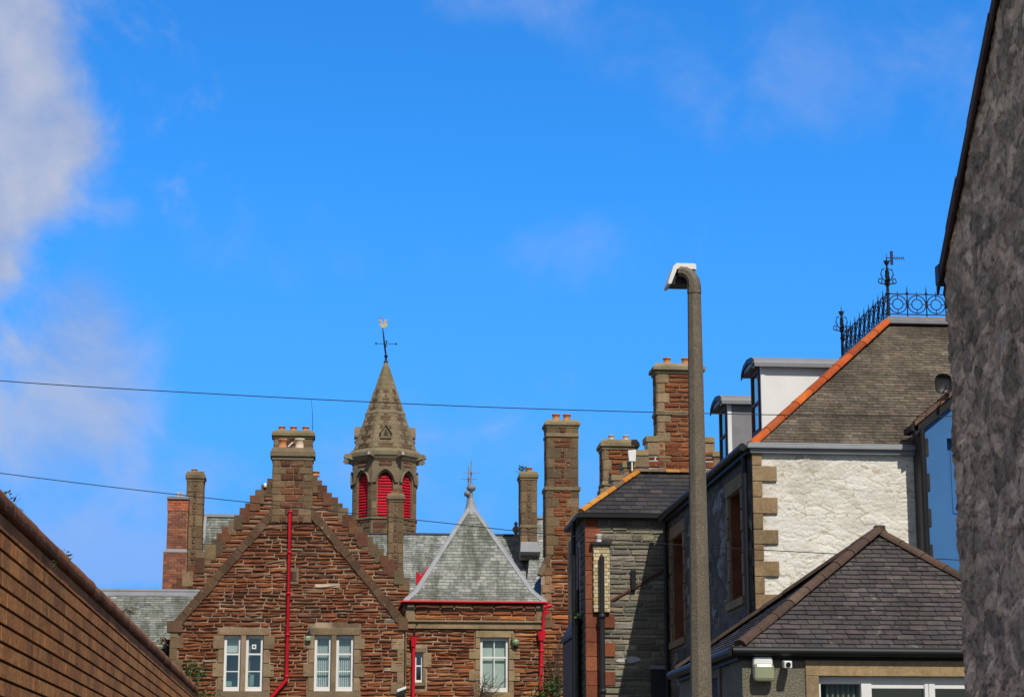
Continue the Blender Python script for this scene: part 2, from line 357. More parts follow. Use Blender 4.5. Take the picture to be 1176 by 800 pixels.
def stones(mb, fr, poly, holes, rh, rw, dep, colf, gap=.008, edge=.03, rough=.35, d0=0.0, blank=0.0, wob=0.0, smooth=False):
    lo, hi = min(y for _, y in poly), max(y for _, y in poly)
    b = lo
    while b < hi - .03:
        h = random.uniform(*rh)
        if b + h > hi - rh[0] * .4: h = hi - b
        s0, s1 = span(poly, b + 1e-4), span(poly, b + h - 1e-4)
        if s0 and s1:
            iv = (max(s0[0], s1[0]), min(s0[1], s1[1]))
            if iv[1] - iv[0] > .05:
                for x0, x1 in cut(iv, [(q[0], q[1]) for q in holes if q[2] < b + h - .01 and q[3] > b + .01]):
                    x = x0
                    while x < x1 - .02:
                        wd = random.uniform(*rw)
                        if x + wd > x1 - rw[0] * .6: wd = x1 - x
                        if random.random() >= blank:
                            g = gap * random.uniform(.7, 1.4); w1 = random.uniform(-wob, wob); w2 = random.uniform(-wob, wob)
                            stone(mb, fr, x + g, x + wd - g, b + g + max(w1, 0), b + h - g + min(w2, 0), dep, colf(x + wd / 2, b + h / 2), edge, rough, d0, smooth)
                        x += wd
        b += h
def clip(poly, rect):
    def half(ps, f):
        out = []
        for i in range(len(ps)):
            p, q = ps[i - 1], ps[i]; fp, fq = f(p), f(q)
            if (fp >= 0) != (fq >= 0):
                t = fp / (fp - fq); out.append((p[0] + (q[0] - p[0]) * t, p[1] + (q[1] - p[1]) * t))
            if fq >= 0: out.append(q)
        return out
    a0, a1, b0, b1 = rect
    for f in (lambda p: p[0] - a0, lambda p: a1 - p[0], lambda p: p[1] - b0, lambda p: b1 - p[1]):
        poly = half(poly, f)
        if len(poly) < 3: return []
    return poly
def slates(mb, pts, exp, wd, colf, th=.012, gap=.004, ragged=.15):     # pts: planar polygon, first edge = eave
    pts = [V(p) for p in pts]; O = pts[0]; u = (pts[1] - pts[0]).normalized()
    n = V((0, 0, 0))
    for i in range(len(pts)): n += (pts[i] - O).cross(pts[(i + 1) % len(pts)] - O)
    n.normalize()
    if n.z < 0: n = -n
    v = n.cross(u)
    if v.z < 0: v = -v
    poly = [((p - O).dot(u), (p - O).dot(v)) for p in pts]
    mb.face([p - n * .02 for p in pts], (.05, .05, .05))
    amin, amax = min(p[0] for p in poly), max(p[0] for p in poly); bmax = max(p[1] for p in poly)
    b, row = min(p[1] for p in poly), 0
    while b < bmax:
        a = amin - wd * (.5 if row % 2 else 0) - random.uniform(0, .1) * wd
        while a < amax:
            w_ = wd * random.uniform(.85, 1.15)
            drop = random.uniform(0, ragged) * exp * .25
            q = clip(poly, (a + gap, a + w_ - gap, b - drop, b + exp))
            if len(q) > 2:
                col = colf(a, b); lift = random.uniform(0, .4) * th
                hh = lambda y: th * (1 - (y - b) / exp) + lift * (1 - (y - b) / exp)
                top = [O + u * x + v * y + n * hh(y) for x, y in q]
                area = sum(q[i - 1][0] * q[i][1] - q[i][0] * q[i - 1][1] for i in range(len(q)))
                mb.face(top if area > 0 else top[::-1], col)
                lowp = sorted([p for p in q if p[1] < b - drop + 1e-4])
                if len(lowp) >= 2:
                    p, r = lowp[0], lowp[-1]
                    t1 = O + u * p[0] + v * p[1]; t2 = O + u * r[0] + v * r[1]
                    mb.face([t1 - n * .004, t2 - n * .004, t2 + n * hh(r[1]), t1 + n * hh(p[1])], tuple(c * .7 for c in col))
            a += w_
        b += exp; row += 1
def ridge_tiles(mb, a, b, r, L_, colf, side=None, n=7):
    a, b = V(a), V(b); t = (b - a); ln = t.length; t.normalize()
    s = t.cross(V((0, 0, 1))); s.normalize(); up = s.cross(t)
    k = max(1, round(ln / L_)); seg = ln / k
    for i in range(k):
        c = colf(); rows = []; lift = random.uniform(0, .008)
        for q, rr in ((0, r * 1.06), (1, r * .97)):
            p = a + t * (seg * (i + q * .985))
            rows.append([p + s * math.cos(x) * rr * 1.15 + up * (math.sin(x) * rr + lift) for x in [math.pi * j / n - .0 for j in range(n + 1)]])
        mb.grid(rows, c, True); mb.face(rows[0], c); mb.face(rows[1][::-1], c)
def arc(c, r, a0, a1, n, u=(1, 0, 0), v=(0, 0, 1)):
    c, u, v = V(c), V(u), V(v)
    return [c + u * r * math.cos(a0 + (a1 - a0) * k / n) + v * r * math.sin(a0 + (a1 - a0) * k / n) for k in range(n + 1)]
def cyc(*pal):
    return lambda *a: jit(random.choice(pal), .16)

def relief(mb, fr, a0, a1, b0, topf, na, nb, sa, sb, dep, colf, fine=.012, warp=.8, soft=.5, seed=3.1, d0=0.0):
    vals = []
    for j in range(nb + 1):
        row = []
        for i in range(na + 1):
            a = a0 + (a1 - a0) * i / na; b = b0 + (topf(a) - b0) * j / nb
            q = V((a * sa, b * sb, seed)) + V((mnoise.noise(V((a * 4, b * 4, 1))), mnoise.noise(V((a * 4, b * 4, 9))), 0)) * warp
            d, pts = mnoise.voronoi(q); e = min(1, max(0, (d[1] - d[0]) * 2.4)); h = mnoise.cell(pts[0] * 7.7)
            dd = d0 + dep * e ** soft * (.55 + .45 * abs(h)) + fine * mnoise.noise(V((a * 16, b * 16, 0))) + fine * 1.3 * mnoise.noise(V((a * 37, b * 37, 4))) + fine * 1.5 * mnoise.noise(V((a * 2.2, b * 2.2, 5)))
            row.append((fr.p(a, b, dd), e, h, a, b))
        vals.append(row)
    i0 = len(mb.v)
    for r in vals: mb.v.extend(x[0] for x in r)
    for j in range(nb):
        for i in range(na):
            k_ = i0 + j * (na + 1) + i; mb.f.append((k_, k_ + 1, k_ + na + 2, k_ + na + 1)); mb.sm.append(True); x = vals[j][i]; mb.c.append(colf(x[3], x[4], x[1], x[2]))
    return vals
RED = [(.205, .069, .028), (.22, .075, .030), (.185, .061, .026), (.24, .085, .034), (.205, .072, .031), (.165, .055, .026)]
DULL = [(.145, .062, .034), (.165, .068, .036), (.115, .050, .030), (.18, .08, .042), (.19, .105, .06)]
ORANGE = [(.34, .12, .04), (.29, .10, .036), (.24, .08, .032), (.38, .16, .058), (.20, .07, .032)]
TAN = [(.25, .18, .105), (.22, .155, .09), (.28, .20, .12)]
DTAN = [(.185, .125, .068), (.15, .10, .055), (.21, .145, .08), (.13, .09, .052)]
def c_red(a, b): return jit(random.choice(RED), .12)
def c_dull(a, b): return jit(random.choice(DULL), .12)
def c_orange(a, b): return jit(random.choice(ORANGE), .18)
def c_tan(*a): return jit(random.choice(TAN), .08)
def c_dtan(*a): return jit(random.choice(DTAN), .10)
def quoin_face(mb, fr, a0, a1, b0, b1, row, lng, sht, cq, ci, dep=.02, phase=0, sides=(1, 1), rd=.03):
    n = max(1, round((b1 - b0) / row)); h = (b1 - b0) / n
    for i in range(n):
        z0, z1 = b0 + i * h, b0 + (i + 1) * h
        l = lng if (i + phase) % 2 else sht
        l = min(l, (a1 - a0) / 2 - .03) * random.uniform(.93, 1.05)
        x0, x1 = a0, a1
        if sides[0]: stone(mb, fr, a0 + .002, a0 + l - .005, z0 + .004, z1 - .004, dep, cq(), .012, .12); x0 = a0 + l
        if sides[1]: stone(mb, fr, a1 - l + .005, a1 - .002, z0 + .004, z1 - .004, dep, cq(), .012, .12); x1 = a1 - l
        if x1 - x0 > .06:
            m = 2 if h > .24 else 1
            for k in range(m):
                ya, yb = z0 + h * k / m, z0 + h * (k + 1) / m
                x = x0
                while x < x1 - .01:
                    wd = random.uniform(.25, .55)
                    if x + wd > x1 - .14: wd = x1 - x
                    stone(mb, fr, x + .008, x + wd - .008, ya + .008, yb - .008, rd, ci(0, 0), .025, .4); x += wd
def surround(mb, fr, a0, a1, b0, b1, wd, top, sill, row=.33, lng=.18, dep=.035, cq=c_tan):
    # lintel, long-and-short jambs and sill round an opening
    stone(mb, fr, a0 - wd, a1 + wd, b1 + .003, b1 + top, dep, cq(), .012, .08)
    n = max(2, round((b1 - b0) / row)); h = (b1 - b0) / n
    for i in range(n):
        e = wd + (lng if i % 2 else 0)
        for s in (0, 1):
            x0, x1 = (a0 - e, a0) if s == 0 else (a1, a1 + e)
            stone(mb, fr, x0, x1, b0 + i * h + .003, b0 + (i + 1) * h - .003, dep, cq(), .012, .08)
    if sill: mb.lbox(fr, a0 - wd, a1 + wd, b0 - sill, b0 - .003, 0, dep + .04, cq())
def sash(parent, fr, a0, a1, b0, b1, rec, cols=1, rows=(0.34, 0.67), meet=None, bar=.03, fw=.055, blind=None, mat_='white', room='dark', name='window'):
    mb = MB(); d = -rec
    mb.lbox(fr, a0, a0 + fw, b0, b1, d - .05, d, ); mb.lbox(fr, a1 - fw, a1, b0, b1, d - .05, d)
    mb.lbox(fr, a0 + fw, a1 - fw, b1 - fw, b1, d - .05, d - .002); mb.lbox(fr, a0 + fw, a1 - fw, b0, b0 + fw * 1.7, d - .05, d - .002)
    for i in range(1, cols):
        x = a0 + (a1 - a0) * i / cols; mb.lbox(fr, x - bar / 2, x + bar / 2, b0 + fw, b1 - fw, d - .045, d - .012)
    for r in rows:
        z = b0 + (b1 - b0) * r; t = bar * (1.7 if meet is not None and abs(r - meet) < 1e-6 else 1)
        mb.lbox(fr, a0 + fw, a1 - fw, z - t / 2, z + t / 2, d - .042, d - .006)
    wn = part(mb, name, mat_, parent)
    g = MB(); g.face([fr.p(a0 + .01, b0 + .01, d - .03), fr.p(a1 - .01, b0 + .01, d - .03), fr.p(a1 - .01, b1 - .01, d - .03), fr.p(a0 + .01, b1 - .01, d - .03)])
    part(g, 'pane', 'glass', wn)
    rm = MB(); p = fr.p; q = d - .9; r0 = d - .06
    rm.face([p(a0, b0, q), p(a1, b0, q), p(a1, b1, q), p(a0, b1, q)])
    for (s0, t0, s1, t1) in ((a0, b0, a0, b1), (a0, b1, a1, b1), (a1, b1, a1, b0), (a1, b0, a0, b0)):
        rm.face([p(s0, t0, r0), p(s1, t1, r0), p(s1, t1, q), p(s0, t0, q)])
    part(rm, 'room_lining', room, wn)
    if blind:
        bl = MB()
        if blind[0] == 'vertical':
            n = blind[1]
            for i in range(n):
                x = a0 + fw + (a1 - a0 - 2 * fw) * (i + .5) / n; h = (a1 - a0) / n * blind[2]
                bl.hexa([p(x - h, b0 + .03, d - .13), p(x + h, b0 + .03, d - .17), p(x + h, b0 + .03, d - .174), p(x - h, b0 + .03, d - .134),
                         p(x - h, b1 - .03, d - .13), p(x + h, b1 - .03, d - .17), p(x + h, b1 - .03, d - .174), p(x - h, b1 - .03, d - .134)])
        elif blind[0] == 'roller':
            bl.lbox(fr, a0 + fw, a1 - fw, b0 + (b1 - b0) * blind[1], b1 - .02, d - .15, d - .145)
        elif blind[0] == 'curtain':
            c0, c1 = blind[1], blind[2]; n = 26; rows_ = []
            for z in (b0 + .02, b1 - .03):
                rows_.append([p(a0 + (a1 - a0) * (c0 + (c1 - c0) * i / n), z, d - .16 + .035 * math.sin(i * 1.7) * (1 + .3 * math.sin(i))) for i in range(n + 1)])
            bl.grid(rows_, (.5, .5, .5), True)
        part(bl, 'curtain' if blind[0] == 'curtain' else 'blind', 'curtain' if blind[0] == 'curtain' else 'blind', wn)
    return wn
def pot(parent, x, y, z, h, r, m='pot', flare=True):
    mb = MB()
    pr = [(r * 1.12, 0), (r * 1.12, h * .12), (r * .9, h * .16), (r * .85, h * .75), (r * 1.0, h * .82), (r * 1.08, h * .88), (r * 1.08, h), (r * .8, h), (r * .75, h * .6)]
    mb.lathe((x, y, z), pr, 14)
    return part(mb, 'chimney_pot', m, parent)
def cap_block(mb, x0, x1, y0, y1, z0, z1, o, col, steps=2):
    # oversailing moulded head: neck, projecting course, weathered top
    h = z1 - z0
    mb.box(x0 - o * .45, x1 + o * .45, y0 - o * .45, y1 + o * .45, z0, z0 + h * .28, col)
    mb.box(x0 - o, x1 + o, y0 - o, y1 + o, z0 + h * .28 + .001, z0 + h * .62, jit(col, .06))
    a, b = z0 + h * .62 + .001, z1; k = o * .2
    mb.hexa([V((x0 - o * .95, y0 - o * .95, a)), V((x1 + o * .95, y0 - o * .95, a)), V((x1 + o * .95, y1 + o * .95, a)), V((x0 - o * .95, y1 + o * .95, a)),
             V((x0 - k, y0 - k, b)), V((x1 + k, y0 - k, b)), V((x1 + k, y1 + k, b)), V((x0 - k, y1 + k, b))], jit(col, .06))
def leaves(mb, c, rad, n, size, pal, squash=1.0):
    c = V(c)
    for _ in range(n):
        d = V((random.gauss(0, .5), random.gauss(0, .5), random.gauss(0, .5) * squash))
        p = c + V((d.x * rad[0], d.y * rad[1], d.z * rad[2]))
        a = V((random.gauss(0, 1), random.gauss(0, 1), random.gauss(0, 1))).normalized(); b = a.cross(V((random.gauss(0, 1), random.gauss(0, 1), random.gauss(0, 1)))).normalized()
        s = size * random.uniform(.6, 1.3)
        mb.face([p - a * s, p - b * s * .45, p + a * s, p + b * s * .45], jit(random.choice(pal), .2))
GREENS = [(.045, .085, .022), (.06, .11, .03), (.035, .065, .02), (.085, .12, .035)]

# ================================================================== the setting: ground, road, pavements
mb = MB(); mb.face([V((-1500, -1500, -.02)), V((1500, -1500, -.02)), V((1500, 3000, -.02)), V((-1500, 3000, -.02))])
mb.build('ground', M['ground'], kind='structure')
mb = MB(); mb.face([V((-1.05, -40, -.004)), V((3.6, -40, -.004)), V((3.6, 66, -.004)), V((-1.05, 66, -.004))])
mb.build('road', M['asphalt'], kind='structure')
mb = MB(); mb.box(3.6, 4.40, -40, 66, -.01, .11); mb.build('pavement', M['paving'], kind='structure', bevel=.01)

# ================================================================== brown brick boundary wall
XW = X_(0, 590, 8.0)
ZT = PX(112, 674, XW).z
YE = PX(226, 784, XW).y
YS = -4.0
PITCHB = .0675
bw = thing('boundary_wall', 'long brown brick boundary wall running away under a dark moulded coping', 'wall', (XW - .16, 12, 0))
fr = right(XW)
mb = MB(); mb.box(XW - .33, XW - .022, YS, YE, 0, ZT - .08); part(mb, 'mortar_core', 'black', bw)
mb = MB(); zr = ZT - .068
while zr - PITCHB > 0:
    z1, z0 = zr - .012, zr - PITCHB
    y = YS - random.uniform(0, .22)
    hue = random.uniform(-.04, .04)
    while y < YE:
        L_ = .226; y0, y1 = max(y, YS), min(y + L_, YE)
        if y1 - y0 > .02:
            c = random.choice([(.47, .20, .056), (.42, .175, .05), (.49, .215, .065), (.38, .155, .046), (.46, .21, .066), (.34, .145, .046)])
            dd = random.uniform(-.0005, .0005)
            p = fr.p
            mb.hexa([p(y0 + .001, z0, dd - .002), p(y1 - .001, z0, dd - .002), p(y1 - .001, z0, -.03), p(y0 + .001, z0, -.03),
                     p(y0 + .001, z1, dd - .004), p(y1 - .001, z1, dd - .004), p(y1 - .001, z1, -.03), p(y0 + .001, z1, -.03)], jit(c, .13))
        y += L_ + .004
    zr -= PITCHB
part(mb, 'brickwork', 'wallbrick', bw)
mb = MB(); y = YS
while y < YE:
    y1 = min(y + .232, YE + .02); c = jit(random.choice([(.36, .145, .058), (.30, .12, .05), (.40, .165, .065), (.24, .10, .045)]), .12)
    prof = [(.008, ZT - .062), (.012, ZT - .058), (.012, ZT - .012), (.008, ZT - .003), (.0, ZT + .001), (-.04, ZT + .004), (-.165, ZT + .012), (-.33, ZT + .002), (-.36, ZT - .02), (-.35, ZT - .064)]
    dz = random.uniform(-.004, .004)
    rows = [[V((XW + a, yy, z + dz)) for a, z in prof] for yy in (y + .002, y1 - .002)]
    mb.grid(rows, c, True, True); mb.face(rows[0], c); mb.face(rows[1][::-1], c)
    y = y1
part(mb, 'coping', 'wallbrick', bw, label='dark brown rounded coping')

# ================================================================== rubble gable house close on the right
YG = 15.0
XR = X_(1090, 330, YG)
e0 = PX(1087, 306, XR); e1 = PX(1148, 0, XR)
SL = (e1.z - e0.z) / (e0.y - e1.y)
ZE = e0.z; YG = e0.y
HALF = 4.2
gh = thing('rubble_house', 'tall grey rubble house wall in shade with steep dark roof verge above it', 'house', (XR + 2, YG - HALF, 0))
vz = lambda y: ZE + (YG - y) * SL if y > YG - HALF else ZE + (HALF - (YG - HALF - y)) * SL
mb = MB()
mb.box(XR + .12, XR + 4, YG - 2 * HALF, YG, 0, ZE)
fr = left(XR)
mb.prism(fr, [(-YG, ZE), (-(YG - 2 * HALF), ZE), (-(YG - HALF), ZE + HALF * SL)], -4.0, -.12)
part(mb, 'wall_core', 'grey_mortar', gh)
mb = MB(); ny, nz = 190, 420; y_lo = YG - 3.2
def c_old(a, z, e, h):
    big = .5 + .5 * mnoise.noise(V((a * 1.3, z * 1.1, 2))); md = mnoise.noise(V((a * 7, z * 7, 6)))
    c = V((.62, .46, .31)) * (.68 + .40 * big + .34 * md) * (1 + .34 * h) + V((.05, .03, .02)) * h
    if e < .12: c = c * .66
    return tuple(max(.02, x) for x in c)
vals = relief(mb, left(XR), -YG, -y_lo, .2, lambda a: vz(-a), ny, nz, 6.2, 8.5, .020, c_old, .011, 1.1, .3)
# return at the far corner and the plain stretch towards the viewer
mb.grid([[vals[j][0][0] for j in range(nz + 1)], [V((XR + .14, YG + .005, vals[j][0][0].z)) for j in range(nz + 1)]], (.26, .21, .17))
yy = YG - HALF
mb.face([V((XR, y_lo, .2)), V((XR, y_lo, vz(y_lo))), V((XR, yy, vz(yy))), V((XR, YG - 2 * HALF, ZE)), V((XR, YG - 2 * HALF, .2))], (.27, .22, .18))
part(mb, 'rubble_face', 'oldwall', gh)
mb = MB()
for s in (1, -1):
    y0, y1 = (YG + .10, YG - HALF) if s == 1 else (YG - 2 * HALF - .1, YG - HALF)
    z0, z1 = ZE - .10 * SL, ZE + HALF * SL
    for (x0, x1, t0, t1, c) in ((XR - .03, XR + 4, -.03, .04, (.035, .03, .03)),):
        mb.hexa([V((x0, y0, z0 + t0)), V((x1, y0, z0 + t0)), V((x1, y1, z1 + t0)), V((x0, y1, z1 + t0)), V((x0, y0, z0 + t1)), V((x1, y0, z0 + t1)), V((x1, y1, z1 + t1)), V((x0, y1, z1 + t1))], c)
part(mb, 'roof', 'slate', gh)
mb = MB(); k = 14
for i in range(k):       # verge pieces on the near face of the roof edge
    ya, yb = YG + .12 - (HALF + .12) * i / k, YG + .12 - (HALF + .12) * (i + 1) / k; za, zb = vz(ya), vz(yb)
    za, zb = ZE + (YG - ya) * SL, ZE + (YG - yb) * SL; o = random.uniform(0, .010); q_ = random.uniform(-.01, .01)
    mb.hexa([V((XR - .045 - o, ya, za - .07)), V((XR - .031, ya, za - .07)), V((XR - .031, yb + .004, zb - .07)), V((XR - .045 - o, yb + .004, zb - .07)),
             V((XR - .045 - o, ya, za + .05 + q_)), V((XR - .031, ya, za + .05 + q_)), V((XR - .031, yb + .004, zb + .05 + q_)), V((XR - .045 - o, yb + .004, zb + .05 + q_))], jit((.10, .06, .045), .15))
part(mb, 'verge', 'brownridge', gh)
mb = MB(); mb.box(XR - .055, XR + 4, YG + .02, YG + .13, ZE - .12, ZE + .03); part(mb, 'gutter', 'black', gh, .01)
mb = MB(); mb.tube([V((XR + .04, YG + .06, ZE - .1)), V((XR + .02, YG + .06, ZE - .2)), V((XR + .03, YG + .05, ZE - .3))], .04, 8); part(mb, 'gutter_outlet', 'black', gh)

# ================================================================== low roughcast house with hipped slate roof
YX = 24.0
X0 = X_(852, 755, YX); XE0 = X_(846, 742, YX - .03); ZEV = Z_(850, 744, YX - .03)
AP = P(1010, 613, 26.12); XE1 = XE0 + 2 * (AP.x - XE0) - .35; X1 = XE1 - .15; YB = 28.3
ex = thing('low_house', 'low roughcast house with hipped dark slate roof and wide white window', 'house', ((X0 + X1) / 2, (YX + YB) / 2, 0))
fr = front(YX)
wl, wr = X_(940, 780, YX), X_(940, 780, YX) + 2.75
wt = Z_(1000, 776, YX); wbm = wt - 1.25
hole = (wl, wr, wbm, wt)
mb = MB(); wall_plane(mb, fr, [(X0, 0), (X1, 0), (X1, ZEV), (X0, ZEV)], [hole], 0, .14)
mb.face([V((X0, YX, 0)), V((X0, YX, ZEV)), V((X0, YB, ZEV)), V((X0, YB, 0))]); mb.face([V((X1, YX, 0)), V((X1, YB, 0)), V((X1, YB, ZEV)), V((X1, YX, ZEV))])
mb.face([V((X0, YB, 0)), V((X0, YB, ZEV)), V((X1, YB, ZEV)), V((X1, YB, 0))])
part(mb, 'wall', 'harl', ex)
mb = MB(); lt = Z_(1000, 757, YX); sw = X_(940, 780, YX) - X_(925, 780, YX)
mb.lbox(fr, wl - sw, wr + sw, wt, lt, 0, .025, (.33, .235, .125)); mb.lbox(fr, wl - sw, wl - .001, wbm, wt - .002, 0, .025, (.32, .23, .125)); mb.lbox(fr, wr + .001, wr + sw, wbm, wt - .002, 0, .025, (.32, .23, .125))
mb.lbox(fr, wl - sw - .05, wr + sw + .05, wbm - .12, wbm - .002, 0, .08, (.3, .22, .12))
part(mb, 'window_surround', 'clean_stone', ex, .006)
mb = MB()
sx = [X_(q, 790, YX) for q in (940, 990, 1002, 1063, 1073)]
d0, d1 = -.12, -.05
mb.lbox(fr, wl, wr, wt - .085, wt, d0, d1); mb.lbox(fr, wl, wr, wbm, wbm + .07, d0, d1)
mb.lbox(fr, wl, wl + .035, wbm + .07, wt - .085, d0, d1)
mb.lbox(fr, sx[1], sx[2], wbm + .07, wt - .085, d0, d1 + .012); mb.lbox(fr, sx[3], sx[3] + .045, wbm + .07, wt - .085, d0, d1 + .01); mb.lbox(fr, sx[3] + .05, sx[4] + .02, wbm + .07, wt - .085, d0, d1 + .01)
mb.lbox(fr, wr - .07, wr, wbm + .07, wt - .085, d0, d1)
for a, b in ((sx[2], sx[3]), (sx[4] + .02, wr - .07)):
    mb.lbox(fr, a, b, wt - .085 - .05, wt - .087, d0 + .01, d1 - .008)
wn = part(mb, 'window', 'white', ex, .005)
g = MB(); g.face([fr.p(wl, wbm, -.10), fr.p(wr, wbm, -.10), fr.p(wr, wt, -.10), fr.p(wl, wt, -.10)]); part(g, 'pane', 'glass', wn)
rm = MB(); p = fr.p; q = -2.2
rm.face([p(wl, wbm, q), p(wr, wbm, q), p(wr, wt, q), p(wl, wt, q)])
for (s0, t0, s1, t1) in ((wl, wbm, wl, wt), (wl, wt, wr, wt), (wr, wt, wr, wbm), (wr, wbm, wl, wbm)): rm.face([p(s0, t0, -.142), p(s1, t1, -.142), p(s1, t1, q), p(s0, t0, q)])
part(rm, 'room_lining', 'dark', wn)
bl = MB(); n = 30
bl.grid([[p(wl + .12 + (sx[1] - wl - .12) * i / n, z, -.17 + .03 * math.sin(i * 1.3)) for i in range(n + 1)] for z in (wbm, wt - .05)], (.5, .5, .5), True)
part(bl, 'curtain', 'curtain', wn)
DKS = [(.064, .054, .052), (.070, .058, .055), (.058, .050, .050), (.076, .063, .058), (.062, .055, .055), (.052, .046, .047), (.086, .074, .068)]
A = V((XE0, YX - .05, ZEV)); B = V((XE1, YX - .05, ZEV)); C0 = V((XE0, YB, ZEV)); B2 = V((XE1, YB, ZEV))
mb = MB()
slates(mb, [A, B, AP], .105, .20, cyc(*DKS), .012, .004, .7)
slates(mb, [C0, A, AP], .105, .20, cyc(*DKS), .012, .004, .7)
slates(mb, [B, B2, AP], .27, .3, cyc(*DKS), .014); slates(mb, [B2, C0, AP], .27, .3, cyc(*DKS), .014)
rf = part(mb, 'roof', 'worn_slate', ex)
mb = MB(); bt = cyc((.085, .052, .036), (.072, .046, .033), (.10, .064, .045))
ridge_tiles(mb, A + V((.05, .05, .03)), AP + V((-.02, -.02, .03)), .066, .38, bt); ridge_tiles(mb, B + V((-.06, .03, .0)), AP + V((.0, .0, .0)), .066, .38, bt); ridge_tiles(mb, C0 + V((.05, -.05, .03)), AP + V((-.02, .02, .03)), .066, .38, bt); ridge_tiles(mb, B2 + V((-.05, -.05, .03)), AP + V((.02, .02, .03)), .066, .38, bt)
mb.box(AP.x - .06, AP.x + .06, AP.y - .07, AP.y + .06, AP.z + .02, AP.z + .105, (.085, .052, .036))
part(mb, 'ridge_tile', 'brownridge', rf)
mb = MB()
mb.box(XE0 + .01, XE1 - .01, YX - .03, YX - .002, ZEV - .13, ZEV - .012)
mb.box(XE0 + .012, X0 - .002, YX - .028, YB, ZEV - .13, ZEV - .014)
part(mb, 'fascia', 'black', ex)
mb = MB(); zz = ZEV - .035
for a, b in ((V((XE0 - .06, YX - .085, zz)), V((XE1, YX - .085, zz - .01))), (V((XE0 - .06, YX - .085, zz)), V((XE0 - .06, YB, zz - .005)))): mb.tube([a, b], .055, 10)
part(mb, 'gutter', 'black', ex)
# shaded window of the side wall
fs = left(X0)
a0, a1 = -26.6, -25.4; b1 = PX(838, 778, X0).z
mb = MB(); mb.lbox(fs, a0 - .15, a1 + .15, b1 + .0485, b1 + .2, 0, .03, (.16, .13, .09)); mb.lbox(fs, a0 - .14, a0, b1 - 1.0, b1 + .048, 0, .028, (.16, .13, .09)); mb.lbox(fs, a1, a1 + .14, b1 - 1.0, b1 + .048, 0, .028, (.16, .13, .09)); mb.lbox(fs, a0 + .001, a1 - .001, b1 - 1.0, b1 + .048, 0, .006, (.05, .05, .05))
part(mb, 'window_surround', 'clean_stone', ex)

# wall lamp and camera on it
c = P(875, 767, YX)
lm = thing('wall_lamp', 'boxy bulkhead wall lamp with pale green cover under the low black gutter', 'wall lamp', (c.x, YX, c.z - .16))
mb = MB(); mb.lbox(fr, c.x - .115, c.x + .115, c.z - .10, c.z + .13, .002, .085); part(mb, 'housing', 'white', lm, .03)
mb = MB(); mb.lbox(fr, c.x - .12, c.x + .12, c.z - .155, c.z + .05, .03, .15); part(mb, 'cover', 'lens', lm, .04)
c = P(902, 763, YX)
cm = thing('security_camera', 'small white box camera on the roughcast wall beside the green bulkhead lamp', 'camera', (c.x, YX, c.z - .05))
mb = MB(); mb.lbox(fr, c.x - .025, c.x + .025, c.z - .02, c.z + .02, 0, .06); part(mb, 'bracket', 'white', cm)
mb = MB(); mb.hexa([fr.p(c.x - .05, c.z - .035, .05), fr.p(c.x + .04, c.z - .035, .05), fr.p(c.x + .03, c.z - .05, .22), fr.p(c.x - .06, c.z - .05, .22), fr.p(c.x - .05, c.z + .045, .05), fr.p(c.x + .04, c.z + .045, .05), fr.p(c.x + .03, c.z + .03, .22), fr.p(c.x - .06, c.z + .03, .22)])
part(mb, 'body', 'white', cm, .008)
mb = MB(); o = fr.p(c.x - .015, c.z - .01, .22); mb.tube([o, o + V((0, -.012, -.002))], .028, 12); part(mb, 'lens', 'black', cm)

# ================================================================== white painted house with dormers and iron cresting
YH = 36.0
HX0 = X_(863, 515, YH); HZ = Z_(863, 511, YH) - .05
EO = .05
E0 = V((HX0 - EO, YH - EO, HZ))
def solve_deck():
    y = 38.0
    for _ in range(200):
        y += ((E0.x + (y - E0.y)) - X_(1021, 373, y)) * -.5 if False else ((X_(1021, 373, y) - E0.x) - (y - E0.y)) * .8
    return y
DY = solve_deck(); DP = P(1021, 373, DY); DZ = DP.z; DX = DP.x
DY2 = DY + 3.75; HYB = 45.1; HX1 = HX0 + 9.2
E1 = V((HX1 + EO, YH - EO, HZ)); E2 = V((HX1 + EO, HYB + EO, HZ)); E3 = V((HX0 - EO, HYB + EO, HZ))
run = DY - E0.y
D0 = V((DX, DY, DZ)); D1 = V((E1.x - run, DY, DZ)); D2 = V((E1.x - run, DY2, DZ)); D3 = V((DX, DY2, DZ))
wh = thing('white_house', 'white painted stone house with slate hipped roof, orange hip tiles and iron roof cresting', 'house', ((HX0 + HX1) / 2, (YH + HYB) / 2, 0))
fr = front(YH)
WHT = [(.74, .71, .64), (.78, .76, .70), (.70, .66, .58), (.76, .74, .69)]
poly = [(HX0, 0), (HX1, 0), (HX1, HZ), (HX0, HZ)]
mb = MB(); wall_plane(mb, fr, poly); mb.box(HX0 + 1.2, HX1, YH + .01, HYB, 0, HZ - .01, (.6, .58, .52)); mb.face([V((HX0, HYB, 0)), V((HX0 + 1.21, HYB, 0)), V((HX0 + 1.21, HYB, HZ)), V((HX0, HYB, HZ))], (.3, .28, .25))
qw = X_(876, 600, YH) - HX0; ql = X_(893, 600, YH) - HX0
part(mb, 'wall', 'rubble', wh)
for i in range(len(mb.c)): pass
mb = MB(); mb.lbox(fr, HX0 + .02, HX1, 1, HZ, 0, .004, (.66, .62, .55))
